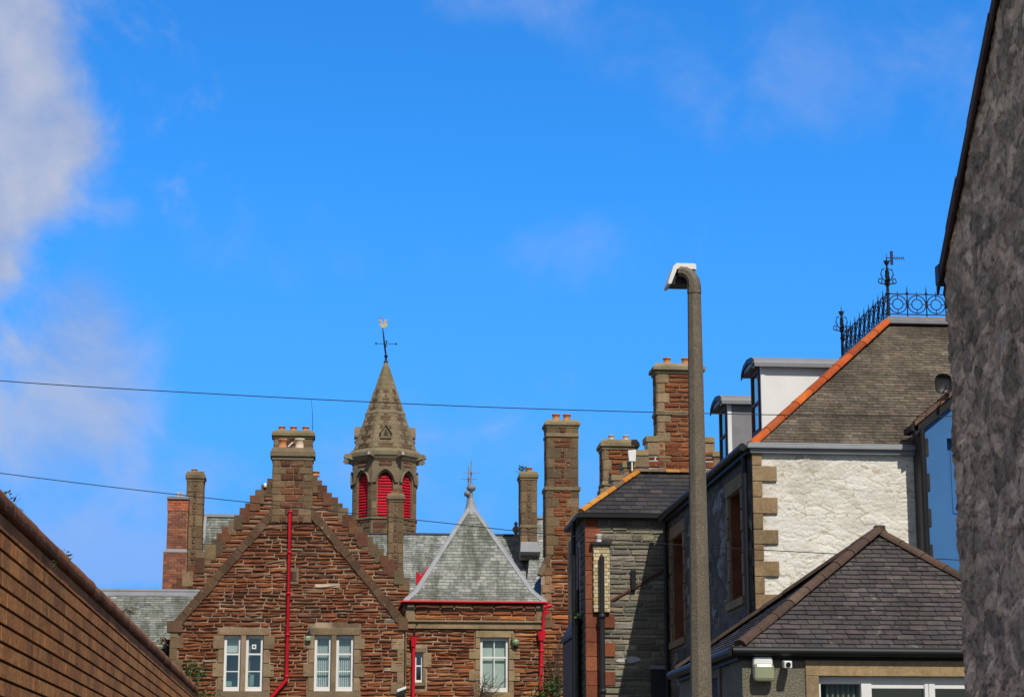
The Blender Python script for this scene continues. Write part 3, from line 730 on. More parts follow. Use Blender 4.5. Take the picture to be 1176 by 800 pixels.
def c_wht(a, z, e, h):
    m = mnoise.noise(V((a * 2.1, z * 2.6, 8))); f_ = mnoise.noise(V((a * 9, z * 14, 3)))
    c = V((.74, .715, .645)) * (1 + .05 * h + .05 * m)
    if e < .13 and f_ + m > -.05: c = V((.56, .50, .41))
    g_ = mnoise.noise(V((a * .9, z * .8, 4))) + .5 * mnoise.noise(V((a * 3, z * 5, 14)))
    if g_ > .12: c = c * (1 - min(.22, (g_ - .12) * .6)) - V((0, .01, .03)) * min(1, g_ * 2)
    if f_ + .8 * m > .60: c = V((.52, .45, .35))
    return tuple(c)
relief(mb, fr, HX0 + qw - .02, HX0 + 3.9, 4.2, lambda a: HZ, 230, 250, 2.3, 7.6, .013, c_wht, .005, .42, .2, 6.2)
part(mb, 'painted_stonework', 'rubble', wh)
mb = MB(); z = HZ - .02; i = 0; h0 = .29
zq = [Z_(880, y, YH) for y in (512, 535, 553, 571, 590, 608, 625, 644, 662, 682, 700, 720)]
for i, (za, zb) in enumerate(zip(zq, zq[1:])):
    l = qw if i % 2 == 0 else ql
    mb.lbox(fr, HX0 - .005, HX0 + l, zb + .004, za - .004, 0, .05, jit(random.choice([(.27, .185, .10), (.23, .155, .085), (.30, .21, .12)]), .1))
part(mb, 'quoin', 'clean_stone', wh, .012)
# shaded side wall towards the street
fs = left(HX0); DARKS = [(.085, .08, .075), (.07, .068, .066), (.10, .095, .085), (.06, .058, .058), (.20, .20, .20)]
def side_win(px0, px1, pt, pb):
    ya, yb = PX(px0, pt, HX0).y, PX(px1, pt, HX0).y
    return (-ya, -yb, PX((px0 + px1) / 2, pb, HX0).z, PX((px0 + px1) / 2, pt, HX0).z)
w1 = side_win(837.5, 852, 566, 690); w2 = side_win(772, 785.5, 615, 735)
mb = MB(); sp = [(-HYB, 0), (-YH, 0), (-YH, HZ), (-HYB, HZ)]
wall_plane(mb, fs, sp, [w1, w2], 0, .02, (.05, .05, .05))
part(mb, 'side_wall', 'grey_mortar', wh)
mb = MB()
holes = [(w[0] - .25, w[1] + .25, w[2] - .2, w[3] + .3) for w in (w1, w2)]
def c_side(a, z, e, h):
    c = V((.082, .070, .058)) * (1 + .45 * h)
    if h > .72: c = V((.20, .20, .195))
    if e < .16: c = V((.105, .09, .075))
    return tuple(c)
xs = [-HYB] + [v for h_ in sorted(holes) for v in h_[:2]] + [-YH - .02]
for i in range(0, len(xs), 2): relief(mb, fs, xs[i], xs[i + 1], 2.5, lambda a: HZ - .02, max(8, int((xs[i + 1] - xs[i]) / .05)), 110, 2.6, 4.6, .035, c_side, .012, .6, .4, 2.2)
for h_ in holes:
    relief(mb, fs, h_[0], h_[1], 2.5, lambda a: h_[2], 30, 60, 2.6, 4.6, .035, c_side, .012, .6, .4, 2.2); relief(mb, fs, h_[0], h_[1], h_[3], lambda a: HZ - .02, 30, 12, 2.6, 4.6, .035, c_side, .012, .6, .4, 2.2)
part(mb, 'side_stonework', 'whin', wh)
for w_ in (w1, w2):
    mb = MB(); surround(mb, fs, *w_, .2, .28, .14, .36, .0, .04, lambda: jit((.19, .135, .08), .12))
    part(mb, 'window_surround', 'clean_stone', wh)
    mb = MB(); p = fs.p; (a0, a1, b0, b1) = w_
    for (s0, t0, s1, t1) in ((a0, b0, a0, b1), (a0, b1, a1, b1), (a1, b1, a1, b0), (a1, b0, a0, b0)): mb.hexa([p(s0, t0, -.02), p(s1, t1, -.02), p(s1, t1, -.32), p(s0, t0, -.32), p(s0 + .002, t0 + .002, -.02), p(s1 + .002, t1 - .002, -.02), p(s1 + .002, t1 - .002, -.32), p(s0 + .002, t0 + .002, -.32)])
    part(mb, 'window_reveal', 'oxide', wh)
    sash(wh, fs, *w_, .26, 1, (.5,), None, .04, .09, None, 'timber')
# roof
BRS = [(.130, .105, .077), (.142, .115, .085), (.118, .096, .072), (.152, .124, .092), (.106, .088, .068)]
mb = MB()
slates(mb, [E0, E1, D1, D0], .10, .20, cyc(*BRS), .008, .003, .8)
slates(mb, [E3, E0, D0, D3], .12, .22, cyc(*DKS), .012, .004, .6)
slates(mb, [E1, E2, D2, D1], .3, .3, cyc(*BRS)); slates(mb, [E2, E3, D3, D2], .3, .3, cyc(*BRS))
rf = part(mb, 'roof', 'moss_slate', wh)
mb = MB(); ot = cyc((.44, .085, .016), (.38, .072, .015), (.48, .105, .02), (.33, .07, .02))
for a, b in ((E0, D0), (E3, D3)):
    mb = MB(); ridge_tiles(mb, a + V((.06, .06, .04)), b + V((-.06, -.06 if b is D0 else .06, .03)), .085, .60, ot)
    part(mb, 'hip_tile', 'ridge', rf)
mb = MB(); mb.box(DX - .12, D1.x + .12, DY - .12, DY2 + .12, DZ + .01, DZ + .10, (.3, .3, .3)); mb.box(DX - .04, D1.x + .04, DY - .04, DY2 + .04, DZ + .101, DZ + .17)
part(mb, 'flat_deck', 'grey_lead', rf, .01)
mb = MB()
a = HX1 + EO
for (yo, z0, z1) in ((.05, -.10, -.02), (.11, -.02, .05), (.085, .051, .085)):
    mb.box(HX0 - EO - yo + .06, a, YH - EO - yo, YH - .02, HZ + z0, HZ + z1 - .001)
part(mb, 'front_gutter', 'pale_lead', wh, .012, 'pale grey moulded gutter')
mb = MB(); mb.box(HX0 - EO - .07, HX0 - .002, YH - EO + .01, HYB + EO, HZ - .12, HZ + .03); mb.tube([V((HX0 - EO - .12, YH - EO, HZ + .01)), V((HX0 - EO - .12, HYB + EO, HZ))], .07, 10)
part(mb, 'side_gutter', 'black', wh)
for y_ in (YH + .22, HYB - .1):
    mb = MB(); x = HX0 - .09; mb.tube([V((x, y_, HZ - .05)), V((x, y_, 2.0))], .05, 10); part(mb, 'downpipe', 'black', wh)
# dormers
SLP = (DZ - HZ) / run
def dormer(y0, y1, ztop, cheek, lab):
    zc = lambda x: HZ + (x - E0.x) * SLP
    x0 = 8.11 * HX0 / 7.36; x1 = E0.x + (ztop - HZ) / SLP + .15
    mb = MB(); mb.hexa([V((x0, y0, zc(x0) - .3)), V((x1, y0, zc(x1) - .3)), V((x1, y1, zc(x1) - .3)), V((x0, y1, zc(x0) - .3)), V((x0, y0, ztop)), V((x1, y0, ztop)), V((x1, y1, ztop)), V((x0, y1, ztop))])
    d = part(mb, 'dormer', cheek, wh, label=lab)
    mb = MB(); ym = (y0 + y1) / 2; o = .13; xo = x0 - .17; zb = ztop + .002
    pr = [(y0 - o, zb), (y0 - o + .03, zb + .055), (y0 + .10, zb + .15), (ym, zb + .20), (y1 - .10, zb + .15), (y1 + o - .03, zb + .055), (y1 + o, zb)]
    pr2 = [(y1 + o, zb - .07), (y1 + .02, zb - .02), (y0 - .02, zb - .02), (y0 - o, zb - .07)]
    xr = E0.x + (ztop + .2 - HZ) / SLP + .1
    rows = [[V((x, a, z)) for a, z in pr + pr2] for x in (xo, xr)]
    mb.grid(rows, (.4, .4, .4), False, True); mb.face(rows[0]); mb.face(rows[1][::-1])
    part(mb, 'dormer_roof', 'lead', d)
    mb = MB(); mb.grid([[V((xo - .03, a, z - .02 - dz)) for a, z in pr] for dz in (0, .09)], (.02, .02, .02)); mb.grid([[V((xo - .004, a, z - .02 - dz)) for a, z in pr] for dz in (.09, 0)], (.02, .02, .02))
    mb.grid([[V((x, a, z - .11)) for a, z in pr] for x in (xo - .03, xo - .004)], (.02, .02, .02)); mb.grid([[V((x, a, z - .02)) for a, z in pr] for x in (xo - .03, xo - .004)], (.02, .02, .02))
    part(mb, 'bargeboard', 'black', d)
    mb = MB(); mb.box(x0 - .03, x0 + .05, y0 - .012, y0 + .06, zc(x0) - .05, ztop - .03); part(mb, 'corner_board', 'white', d); mb = MB(); mb.box(x0 - .03, x0 + .05, y1 - .06, y1 + .012, zc(x0) - .05, ztop - .03); part(mb, 'corner_board', 'white', d)
    f2 = left(x0 - .012)
    sash(d, f2, -y1 + .10, -y0 - .10, zc(x0) + .03, ztop - .06, -.045, 1, (.5,), None, .05, .07, None, 'timber')
    return d
dz_ = lambda py, y: Z_(880, py, y)
dormer(38.5, 39.42, dz_(418, 38.5), 'white', 'dormer with white painted cheek')
dormer(41.85, 42.77, Z_(839, 461, 41.85), 'grey_lead', 'dormer with grey lead cheek')
# cresting
zb = DZ + .17
cr = MB(); ir = .011
def ring(mb, c, r, u, rr=ir, n=18): mb.tube(arc(c, r, 0, 2 * math.pi, n, u)[:-1], rr, 5, caps=False, closed=True)
def panel_run(mb, a, b, n):
    a, b = V(a), V(b); t = (b - a) / n; u = t.normalized(); ln = t.length
    h0, h1 = .05, .46
    mb.tube([a + V((0, 0, h0)), b + V((0, 0, h0))], ir, 6); mb.tube([a + V((0, 0, h1)), b + V((0, 0, h1))], ir, 6)
    for i in range(n):
        o = a + t * i; c = o + t * .5 + V((0, 0, (h0 + h1) / 2)); rad = min(ln, h1 - h0) / 2 - .012
        ring(mb, c, rad, u); ring(mb, c, rad * .58, u)
        for q in range(4):
            d = (u * math.cos(q * math.pi / 2) + V((0, 0, math.sin(q * math.pi / 2)))); mb.tube([c + d * rad * .58, c + d * (rad + .01)], ir * .9, 5)
        mb.tube([o, o + V((0, 0, h1 + .05)), o + V((0, 0, h1 + .17))], [ir * 1.2, ir * 1.2, .002], 6)
        mb.lathe(o + V((0, 0, h1)), [(.008, -.02), (.03, 0), (.03, .02), (.008, .045)], 6)
        m = o + t * .5; mb.tube([m + V((0, 0, h1)), m + V((0, 0, h1 + .06))], [ir, .003], 5)
nfr = int((D1.x - DX) / .385)
panel_run(cr, (DX, DY, zb), (DX + nfr * .385, DY, zb), nfr)
panel_run(cr, (DX, DY, zb), (DX, DY2, zb), 10)
panel_run(cr, (DX, DY2, zb), (DX + nfr * .385, DY2, zb), nfr)
cp = part(cr, 'roof_cresting', 'black', rf)
def finial_post(x, y, z, h):
    mb = MB(); o = V((x, y, z))
    mb.tube([o, o + V((0, 0, h * .55)), o + V((0, 0, h * .8)), o + V((0, 0, h))], [.035, .028, .02, .003], 8)
    for q in (.36, .5, .84): mb.lathe(o + V((0, 0, h * q)), [(.03, -.03), (.055, 0), (.03, .03)], 8)
    mb.lathe(o + V((0, 0, h * .84)), [(.02, 0), (.075, .045), (.02, .05)], 8)
    for k in range(4):
        d = V((math.cos(k * math.pi / 2), math.sin(k * math.pi / 2), 0)); pts = []
        b0 = o + V((0, 0, h * .56))
        for j in range(9):                       # lower curl
            t = math.pi * (-.5 + 1.75 * j / 8); pts.append(b0 + d * (.14 + .045 * math.cos(t) * (1 - j * .04) + 0) + V((0, 0, .0 + .05 * math.sin(t))))
        mb.tube(pts, .012, 5)
        mb.tube([b0 + V((0, 0, -.04)), b0 + d * .07 + V((0, 0, -.055)), b0 + d * .14 + V((0, 0, -.05))], .014, 5)
        mb.tube([b0 + V((0, 0, -.02)), b0 + d * .08 + V((0, 0, .03)), b0 + d * .125 + V((0, 0, .14)), b0 + d * .10 + V((0, 0, .23)), b0 + d * .055 + V((0, 0, .245))], .013, 5)
    part(mb, 'finial', 'black', rf)
finial_post(DX, DY, zb, Z_(1023, 291, DY) - zb)
finial_post(DX, DY2, zb, Z_(963, 351, DY2) - zb)
c = P(1030, 297, DY); k = DY / FPX
ae = thing('tv_aerial', 'small television aerial fixed to the iron corner finial above the cresting', 'aerial', (DX, DY, c.z - .12))
mb = MB(); o = V((DX, DY - .04, c.z))
mb.tube([o + V((-.02, 0, 0)), o + V((.34, 0, 0))], .01, 6)
for i, (x, h) in enumerate(((.16, .05), (.20, .05), (.25, .045), (.30, .04), (.34, .04))): mb.tube([o + V((x, -.02, -h)), o + V((x, .02, h))], .006, 5)
part(mb, 'boom', 'pipe', ae)
mb = MB()
for dx in (.07, .085, .10, .115): mb.tube([o + V((dx, 0, -.14)), o + V((dx, 0, .14))], .007, 5)
for zz in (-.13, -.05, .05, .13): mb.tube([o + V((.06, 0, zz)), o + V((.125, 0, zz))], .007, 5)
part(mb, 'reflector', 'pipe', ae)

# ================================================================== blue house
YBL = 35.58
bx0 = X_(1058, 560, YBL); bz = Z_(1058, 487, YBL); rs = .80; bxr = bx0 + 3.2
bh = thing('blue_house', 'bright blue rendered house with tiled verge squeezed between white and rubble houses', 'house', (bx0 + 3, YBL + .4, 0))
fr = front(YBL)
wx = X_(1088, 520, YBL); wz = Z_(1090, 503, YBL); hb = (wx, wx + .9, wz - 1.4, wz)
mb = MB(); pl = [(bx0, 0), (bx0 + 6.4, 0), (bx0 + 6.4, bz), (bxr, bz + 3.2 * rs), (bx0, bz)]
wall_plane(mb, fr, pl, [hb], 0, .22)
mb.face([V((bx0 + 6.4, YBL, 0)), V((bx0 + 6.4, YBL + .41, 0)), V((bx0 + 6.4, YBL + .41, bz)), V((bx0 + 6.4, YBL, bz))])
part(mb, 'wall', 'blue', bh)
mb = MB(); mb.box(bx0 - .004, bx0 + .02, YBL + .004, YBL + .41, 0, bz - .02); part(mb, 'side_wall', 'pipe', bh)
mb = MB(); mb.lbox(fr, hb[0], hb[1], hb[2], hb[3], -.24, -.16); mb.lbox(fr, hb[0] + .10, hb[1] - .10, hb[2] + .1, hb[3] - .1, -.161, -.145); part(mb, 'blocked_window', 'blue', bh)
mb = MB()
for s in (0, 1):
    xa, xb = (bx0 - .1, bxr) if s == 0 else (bx0 + 6.5, bxr)
    za = bz - .1 * rs + .06; zb_ = bz + 3.2 * rs + .06
    slates(mb, [V((xa, YBL - .1, za + .05)), V((xa, YBL + .41, za + .05)), V((bxr, YBL + .41, zb_ + .05)), V((bxr, YBL - .1, zb_ + .05))], .25, .3, cyc((.15, .085, .055), (.12, .07, .05)), .02)
rf = part(mb, 'roof', 'brownridge', bh)
mb = MB(); sl = (bz + 3.2 * rs) - bz; n = 16
for i in range(n):
    xa, xb = bx0 - .1 + 3.3 * i / n, bx0 - .1 + 3.3 * (i + 1) / n; za, zb_ = bz + (xa - bx0) * rs, bz + (xb - bx0) * rs; t = random.uniform(-.006, .012)
    mb.hexa([V((xa, YBL - .14, za + .03)), V((xb - .01, YBL - .14, zb_ + .03)), V((xb - .01, YBL + .05, zb_ + .03)), V((xa, YBL + .05, za + .03)), V((xa, YBL - .14, za + .105 + t)), V((xb - .01, YBL - .14, zb_ + .105 + t)), V((xb - .01, YBL + .05, zb_ + .125 + t)), V((xa, YBL + .05, za + .125 + t))], jit(random.choice([(.17, .095, .06), (.14, .085, .06), (.22, .15, .10)]), .15))
part(mb, 'verge_tile', 'brownridge', rf)
mb = MB(); mb.hexa([V((bx0 - .1, YBL - .1, bz - .08 - .14)), V((bxr, YBL - .1, bz + 3.2 * rs - .14)), V((bxr, YBL - .003, bz + 3.2 * rs - .14)), V((bx0 - .1, YBL - .003, bz - .08 - .14)), V((bx0 - .1, YBL - .1, bz - .08 + .025)), V((bxr, YBL - .1, bz + 3.2 * rs + .025)), V((bxr, YBL - .003, bz + 3.2 * rs + .025)), V((bx0 - .1, YBL - .003, bz - .08 + .025))])
part(mb, 'bargeboard', 'black', bh)
mb = MB(); mb.box(bx0 - .16, bx0 - .04, YBL - .1, YBL + .41, bz - .13, bz - .03); part(mb, 'gutter', 'black', bh)
mb = MB(); mb.tube([V((bx0 + .03, YBL - .07, bz - .1)), V((bx0 + .03, YBL - .07, 1.0))], .055, 10)
part(mb, 'downpipe', 'black', bh)
mb = MB()
for i in range(9):
    z1 = bz - .25 - i * .62; mb.lbox(fr, bx0 + .0, bx0 + (.155 if i % 1 == 0 else .1), z1 - .3, z1, 0, .02, (.03, .03, .035))
    mb.lbox(fr, bx0 + .0, bx0 + .11, z1 - .615, z1 - .302, 0, .019, (.03, .03, .035))
part(mb, 'quoin', 'clean_stone', bh)
c = P(1083, 441, YBL - .2)
ds = thing('satellite_dish', 'dark rounded satellite dish above the verge of the blue house', 'satellite dish', (c.x + .12, YBL + .05, c.z - .3))
mb = MB(); rows = []
for r, d in ((.0, .05), (.08, .045), (.14, .03), (.17, .0), (.175, -.015)):
    rows.append([V((c.x + r * .85 * math.copysign(abs(math.cos(a)) ** .6, math.cos(a)), c.y - .02 + d, c.z + r * math.copysign(abs(math.sin(a)) ** .6, math.sin(a)))) for a in [2 * math.pi * q / 20 for q in range(20)]])
mb.grid(rows, (.05, .05, .05), True, True); mb.grid([[p + V((0, .02, 0)) for p in r] for r in rows[::-1]], (.05, .05, .05), True, True)
part(mb, 'reflector_bowl', 'pipe', ds)
mb = MB(); mb.tube([c + V((0, .05, 0)), c + V((.1, .2, -.05)), c + V((.14, .25, -.45))], .02, 8); mb.tube([c + V((0, 0, -.13)), c + V((0, -.2, -.1))], .012, 6); mb.box(c.x - .025, c.x + .025, c.y - .25, c.y - .19, c.z - .13, c.z - .07); part(mb, 'arm', 'pipe', ds)

# ================================================================== slate-stone house in the middle
YM = 45.62
mx0 = X_(672, 640, YM); mx1 = mx0 + 5.5; mz = Z_(700, 590, YM); myb = 47.9
mr = P(733, 543, 46.8)
mh = thing('whinstone_house', 'grey-green whinstone house with dark slate roof edged by lichen-orange ridge tiles', 'house', (mx0 + 2.5, 48, 0))
fr = front(YM)
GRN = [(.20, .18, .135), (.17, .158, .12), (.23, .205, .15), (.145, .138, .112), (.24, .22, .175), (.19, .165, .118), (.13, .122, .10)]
mb = MB(); mb.box(mx0, mx1, YM, myb, 0, mz); part(mb, 'wall', 'grey_mortar', mh)
mb = MB(); q1 = X_(690, 700, YM) - mx0
stones(mb, fr, [(mx0 + .1, 2.5), (mx1, 2.5), (mx1, mz), (mx0 + .1, mz)], [(mx0, mx0 + q1 * .9, 0, mz)], (.07, .17), (.2, .65), .022, lambda a, b: jit(random.choice(GRN), .2), .007, .02, .4, 0, 0, .012)
part(mb, 'stonework', 'whin', mh)
mb = MB(); z = mz - .01; i = 0
while z > 2.5:
    h = .31; l = q1 * (1.0 if i % 2 else .78) if z > Z_(690, 700, YM) else q1 * (1.9 if i % 2 else 1.1)
    mb.lbox(fr, mx0 - .006, mx0 + l, z - h + .004, z - .004, 0, .04, jit(random.choice([(.24, .072, .035), (.20, .06, .032), (.27, .09, .045)]), .12)); z -= h; i += 1
part(mb, 'quoin', 'clean_stone', mh, .012)
fs = left(mx0)
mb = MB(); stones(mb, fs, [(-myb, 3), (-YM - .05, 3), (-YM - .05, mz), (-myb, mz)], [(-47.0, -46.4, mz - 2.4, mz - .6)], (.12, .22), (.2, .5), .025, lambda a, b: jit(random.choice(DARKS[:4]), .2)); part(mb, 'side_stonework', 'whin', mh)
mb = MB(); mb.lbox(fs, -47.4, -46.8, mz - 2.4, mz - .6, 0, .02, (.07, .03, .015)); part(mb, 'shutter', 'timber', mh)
o = .14
a, b, c_, d_ = V((mx0 - o, YM - o, mz)), V((mx1 + o, YM - o, mz)), V((mx1 + o, myb + o, mz)), V((mx0 - o, myb + o, mz))
r0, r1 = mr, V((mx1 - 1.3, mr.y, mr.z))
BLS = [(.030, .029, .034), (.037, .034, .038), (.026, .025, .030), (.045, .041, .044), (.055, .048, .045)]
mb = MB(); slates(mb, [a, b, r1, r0], .17, .26, cyc(*BLS), .012, .004, .4); slates(mb, [d_, a, r0], .17, .26, cyc(*BLS)); slates(mb, [b, c_, r1], .3, .3, cyc(*BLS)); slates(mb, [c_, d_, r0, r1], .3, .3, cyc(*BLS))
rf = part(mb, 'roof', 'slate', mh)
mb = MB(); lt = cyc((.48, .19, .03), (.40, .15, .03), (.30, .12, .04), (.52, .24, .05), (.16, .10, .06))
ridge_tiles(mb, a + V((.05, .05, .03)), r0 + V((0, 0, .02)), .075, .3, lt); ridge_tiles(mb, d_ + V((.05, -.05, .03)), r0 + V((0, 0, .02)), .08, .3, lt); ridge_tiles(mb, r0 + V((0, 0, .02)), r1 + V((0, 0, .02)), .075, .3, lt)
part(mb, 'ridge_tile', 'ridge', rf)
mb = MB(); mb.box(mx0 - o - .05, mx1, YM - o - .07, YM - .003, mz - .10, mz - .012); mb.box(mx0 - o - .051, mx0 - .003, YM - .002, myb + o, mz - .10, mz - .012); part(mb, 'gutter', 'black', mh)
# glazed brick flue on the corner with capping slab and pot
fx0, fx1 = X_(681, 660, YM), X_(699.5, 660, YM); fz0, fz1 = Z_(690, 703, YM), Z_(690, 626, YM)
mb = MB(); mb.box(fx0, fx1, YM - .12, YM + .05, fz0, fz1, (.3, .25, .18))
fl = part(mb, 'flue', 'grey_mortar', mh, label='cream brick flue')
mb = MB(); z = fz0; i = 0
f2 = front(YM - .12); f3 = left(fx0)
while z < fz1 - .01:
    for f_, s0, s1 in ((f2, fx0, fx1), (f3, -(YM + .05), -(YM - .12))):
        x = s0 - (.1 if i % 2 else 0)
        while x < s1:
            xa, xb = max(x, s0), min(x + .14, s1)
            if xb - xa > .03: mb.lbox(f_, xa + .006, xb - .006, z + .006, min(z + .073, fz1), 0, .008, jit(random.choice([(.58, .46, .25), (.62, .52, .31), (.50, .38, .19), (.66, .57, .38)]), .1))
            x += .14
    z += .08; i += 1
part(mb, 'flue_brick', 'brick', fl)
mb = MB(); mb.box(fx0 - .06, fx1 + .04, YM - .18, YM + .06, fz1 + .001, fz1 + .06); part(mb, 'capping_slab', 'pipe', fl)
mb = MB(); x = (fx0 + fx1) / 2 - .05; mb.lathe((x, YM - .05, fz1 + .061), [(.065, 0), (.065, .14), (.075, .15), (.075, .17), (.05, .17)], 12); part(mb, 'flue_pot', 'white', fl)
mb = MB(); x = X_(690, 700, YM); mb.tube([V((x, YM - .21, Z_(690, 640, YM))), V((x, YM - .21, 2.0))], .058, 12)
for zz in (fz0 - .1, fz0 - 1.7): mb.lathe((x, YM - .21, zz), [(.058, -.05), (.075, -.04), (.075, .04), (.058, .05)], 12)
mb.lathe((x, YM - .21, Z_(690, 640, YM)), [(.06, -.05), (.03, .03), (.01, .06)], 10)
part(mb, 'soil_pipe', 'pipe', mh)
mb = MB(); c = P(728, 666, YM); mb.lbox(fr, c.x - .07, c.x + .03, c.z - .22, c.z + .22, 0, .10); part(mb, 'vent', 'black', mh, .01)
mb = MB(); p0, p1 = P(702, 688, YM), P(768, 650, YM); mb.hexa([fr.p(p0.x, p0.z - .05, 0), fr.p(p1.x, p1.z - .05, 0), fr.p(p1.x, p1.z - .05, .05), fr.p(p0.x, p0.z - .05, .05), fr.p(p0.x, p0.z, 0), fr.p(p1.x, p1.z, 0), fr.p(p1.x, p1.z, .05), fr.p(p0.x, p0.z, .05)]); part(mb, 'flashing', 'timber', mh)
mb = MB()
for (px, py, w_, h_) in ((726, 757, .22, .07), (714, 758, .14, .05)):
    mb = MB(); c = P(px, py, YM); pts = [(c.x + w_ * math.cos(t) * random.uniform(.7, 1.1), c.z + h_ * math.sin(t) * random.uniform(.6, 1.1)) for t in [2 * math.pi * q / 11 for q in range(11)]]
    mb.prism(fr, pts, .0, .034); part(mb, 'plaster_patch', 'rubble', mh)
# lean-to beside it, its shade put into the colour as black
lz = Z_(668, 706, YM)
lean = thing('lean_to', 'lean-to shed painted dark as shade, between red sandstone wall and red quoins', 'shed', (mx0 - .35, 48, 0))
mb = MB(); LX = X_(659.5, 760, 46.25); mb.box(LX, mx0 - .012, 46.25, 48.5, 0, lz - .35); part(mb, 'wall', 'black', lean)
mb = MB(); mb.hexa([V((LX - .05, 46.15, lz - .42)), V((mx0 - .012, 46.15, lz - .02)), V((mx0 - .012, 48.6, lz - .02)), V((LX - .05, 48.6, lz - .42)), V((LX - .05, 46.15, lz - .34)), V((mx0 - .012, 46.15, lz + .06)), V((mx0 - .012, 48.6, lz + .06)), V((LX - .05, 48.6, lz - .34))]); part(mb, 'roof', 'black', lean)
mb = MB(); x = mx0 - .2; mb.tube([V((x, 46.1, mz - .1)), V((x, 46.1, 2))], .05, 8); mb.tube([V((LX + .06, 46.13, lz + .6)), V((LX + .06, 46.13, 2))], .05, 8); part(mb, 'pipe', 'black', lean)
mb = MB(); leaves(mb, P(662, 706, 46.05), (.12, .1, .07), 70, .035, GREENS + [(.10, .15, .03)])
o_ = mb.build('wall_plant', M['leaf']); place(o_, P(662, 708, 46.05)); tag(o_, 'green tuft growing on top of the dark lean-to', 'plant', 'wild plants on walls and chimneys')

mb = MB(); ox0, ox1 = X_(749, 780, YM - .25), HX0 - .02; oz = Z_(760, 768, YM - .25)
oh = thing('outhouse', 'small dark lean-to outhouse in shadow at the foot of the grey-green house', 'shed', ((ox0 + ox1) / 2, YM - .12, 0))
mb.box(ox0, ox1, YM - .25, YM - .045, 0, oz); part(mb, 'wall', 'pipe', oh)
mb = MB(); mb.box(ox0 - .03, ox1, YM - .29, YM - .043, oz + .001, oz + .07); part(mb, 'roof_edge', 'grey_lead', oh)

# ================================================================== chimneys
def chimney(parent, x0, x1, y0, y1, z0, z1, zc, o, pots=(), faces='tan', row=.3, lng=.42, sht=.2, string=None, capcol=None, poth=.32, potr=.13, core='mortar', label=None):
    # z0..zc shaft, zc..z1 head; the stones of front and shaded flank are separate raised blocks
    mb = MB(); mb.box(x0, x1, y0, y1, z0, zc, (.2, .14, .08))
    f1, f2, f3 = front(y0), left(x0), right(x1)
    cq, ci = {'tan': (c_dtan, c_dull), 'red': (c_tan, c_red), 'grey': (c_dtan, lambda a, b: jit((.13, .085, .055), .2)), 'solid': (c_dtan, c_dtan)}[faces]
    quoin_face(mb, f1, x0, x1, z0, zc, row, lng, sht, cq, ci)
    quoin_face(mb, f2, -y1, -y0, z0, zc, row, lng, sht, cq, ci, phase=1)
    quoin_face(mb, f3, y0, y1, z0, zc, row, lng, sht, cq, ci, phase=1)
    ch = part(mb, 'chimney', 'stone', parent, label=label)
    mb = MB(); cc = capcol or random.choice(DTAN); cap_block(mb, x0, x1, y0, y1, zc + .001, z1, o, jit(cc, .05)); part(mb, 'chimney_head', 'clean_stone', ch, .012)
    if string:
        for s in string:
            mb = MB(); mb.box(x0 - .045, x1 + .045, y0 - .045, y1 + .045, s - .05, s + .04, jit(cc, .05)); mb.box(x0 - .03, x1 + .03, y0 - .03, y1 + .03, s + .041, s + .075, jit(cc, .05)); part(mb, 'string_course', 'clean_stone', ch, .008)
    for i, (x, m) in enumerate(pots): pot(ch, x, (y0 + y1) / 2 if len(pots) else y0, z1, poth, potr, m)
    return ch

# ================================================================== crow-stepped red sandstone house
YC = 54.0
sh = thing('stepped_gable_house', 'red sandstone house with crow-stepped gable and tall chimney behind the lamp post', 'house', (X_(780, 540, YC), YC + 3, 0))
fr = front(YC)
cx0, cx1 = X_(755, 480, YC), X_(806, 480, YC); cxm = (cx0 + cx1) / 2
stp = [(743, 503), (728, 519), (716, 533), (703, 548), (690, 564)]
sx_ = [cx0] + [X_(p, 500, YC) for p, _ in stp]; sz_ = [Z_(735, q, YC) for _, q in stp]
zlow = sz_[-1] - .4
mb = MB()
def c_rg(a, b): return jit(random.choice(RED[:4]), .18)
core = MB()
core.box(sx_[-1], 2 * cxm - sx_[-1], YC, YC + .5, 0, sz_[-1] - .02)
for i in range(5):
    xa = sx_[i + 1]; xb = 2 * cxm - xa
    z1 = sz_[i] - .10; z0 = (sz_[i + 1] - .1) if i < 4 else zlow
    core.box(xa, xb, YC, YC + .5, z0, z1)
    stones(core, fr, [(xa, z0), (xb, z0), (xb, z1), (xa, z1)], [], (.17, .22), (.3, .7), .03, c_rg, .010)
    for s in (0, 1):
        a, b = (xa, sx_[i]) if s == 0 else (2 * cxm - sx_[i], xb)
        stone(core, fr, a - .005, b + .05, z0 + .02, z1 - .003, .035, c_tan(), .012, .1)
stones(core, fr, [(sx_[-1], 6), (2 * cxm - sx_[-1], 6), (2 * cxm - sx_[-1], zlow), (sx_[-1], zlow)], [], (.17, .24), (.3, .7), .03, c_rg, .010)
part(core, 'gable', 'stone', sh)
mb = MB()
for i in range(5):
    xa = sx_[i + 1]
    for s in (0, 1):
        a, b = (xa - .04, sx_[i] + .03) if s == 0 else (2 * cxm - sx_[i] - .03, 2 * cxm - xa + .04)
        mb = MB(); mb.box(a, b, YC - .06, YC + .56, sz_[i] - .098, sz_[i] + .06, jit((.26, .21, .11), .12)); part(mb, 'crow_step', 'clean_stone', sh, .015)
chimney(sh, cx0, cx1, YC - .001, YC + .62, sz_[0] - 1.4, Z_(780, 417, YC), Z_(780, 429, YC), .11, [(X_(768, 412, YC), 'pot'), (X_(789, 412, YC), 'pot')], 'red', .26, .34, .2, [Z_(780, 474, YC)], (.27, .22, .13), .2, .105)
mb = MB(); k = sz_[-1] - .35; hw_ = cxm - sx_[-1] - .1
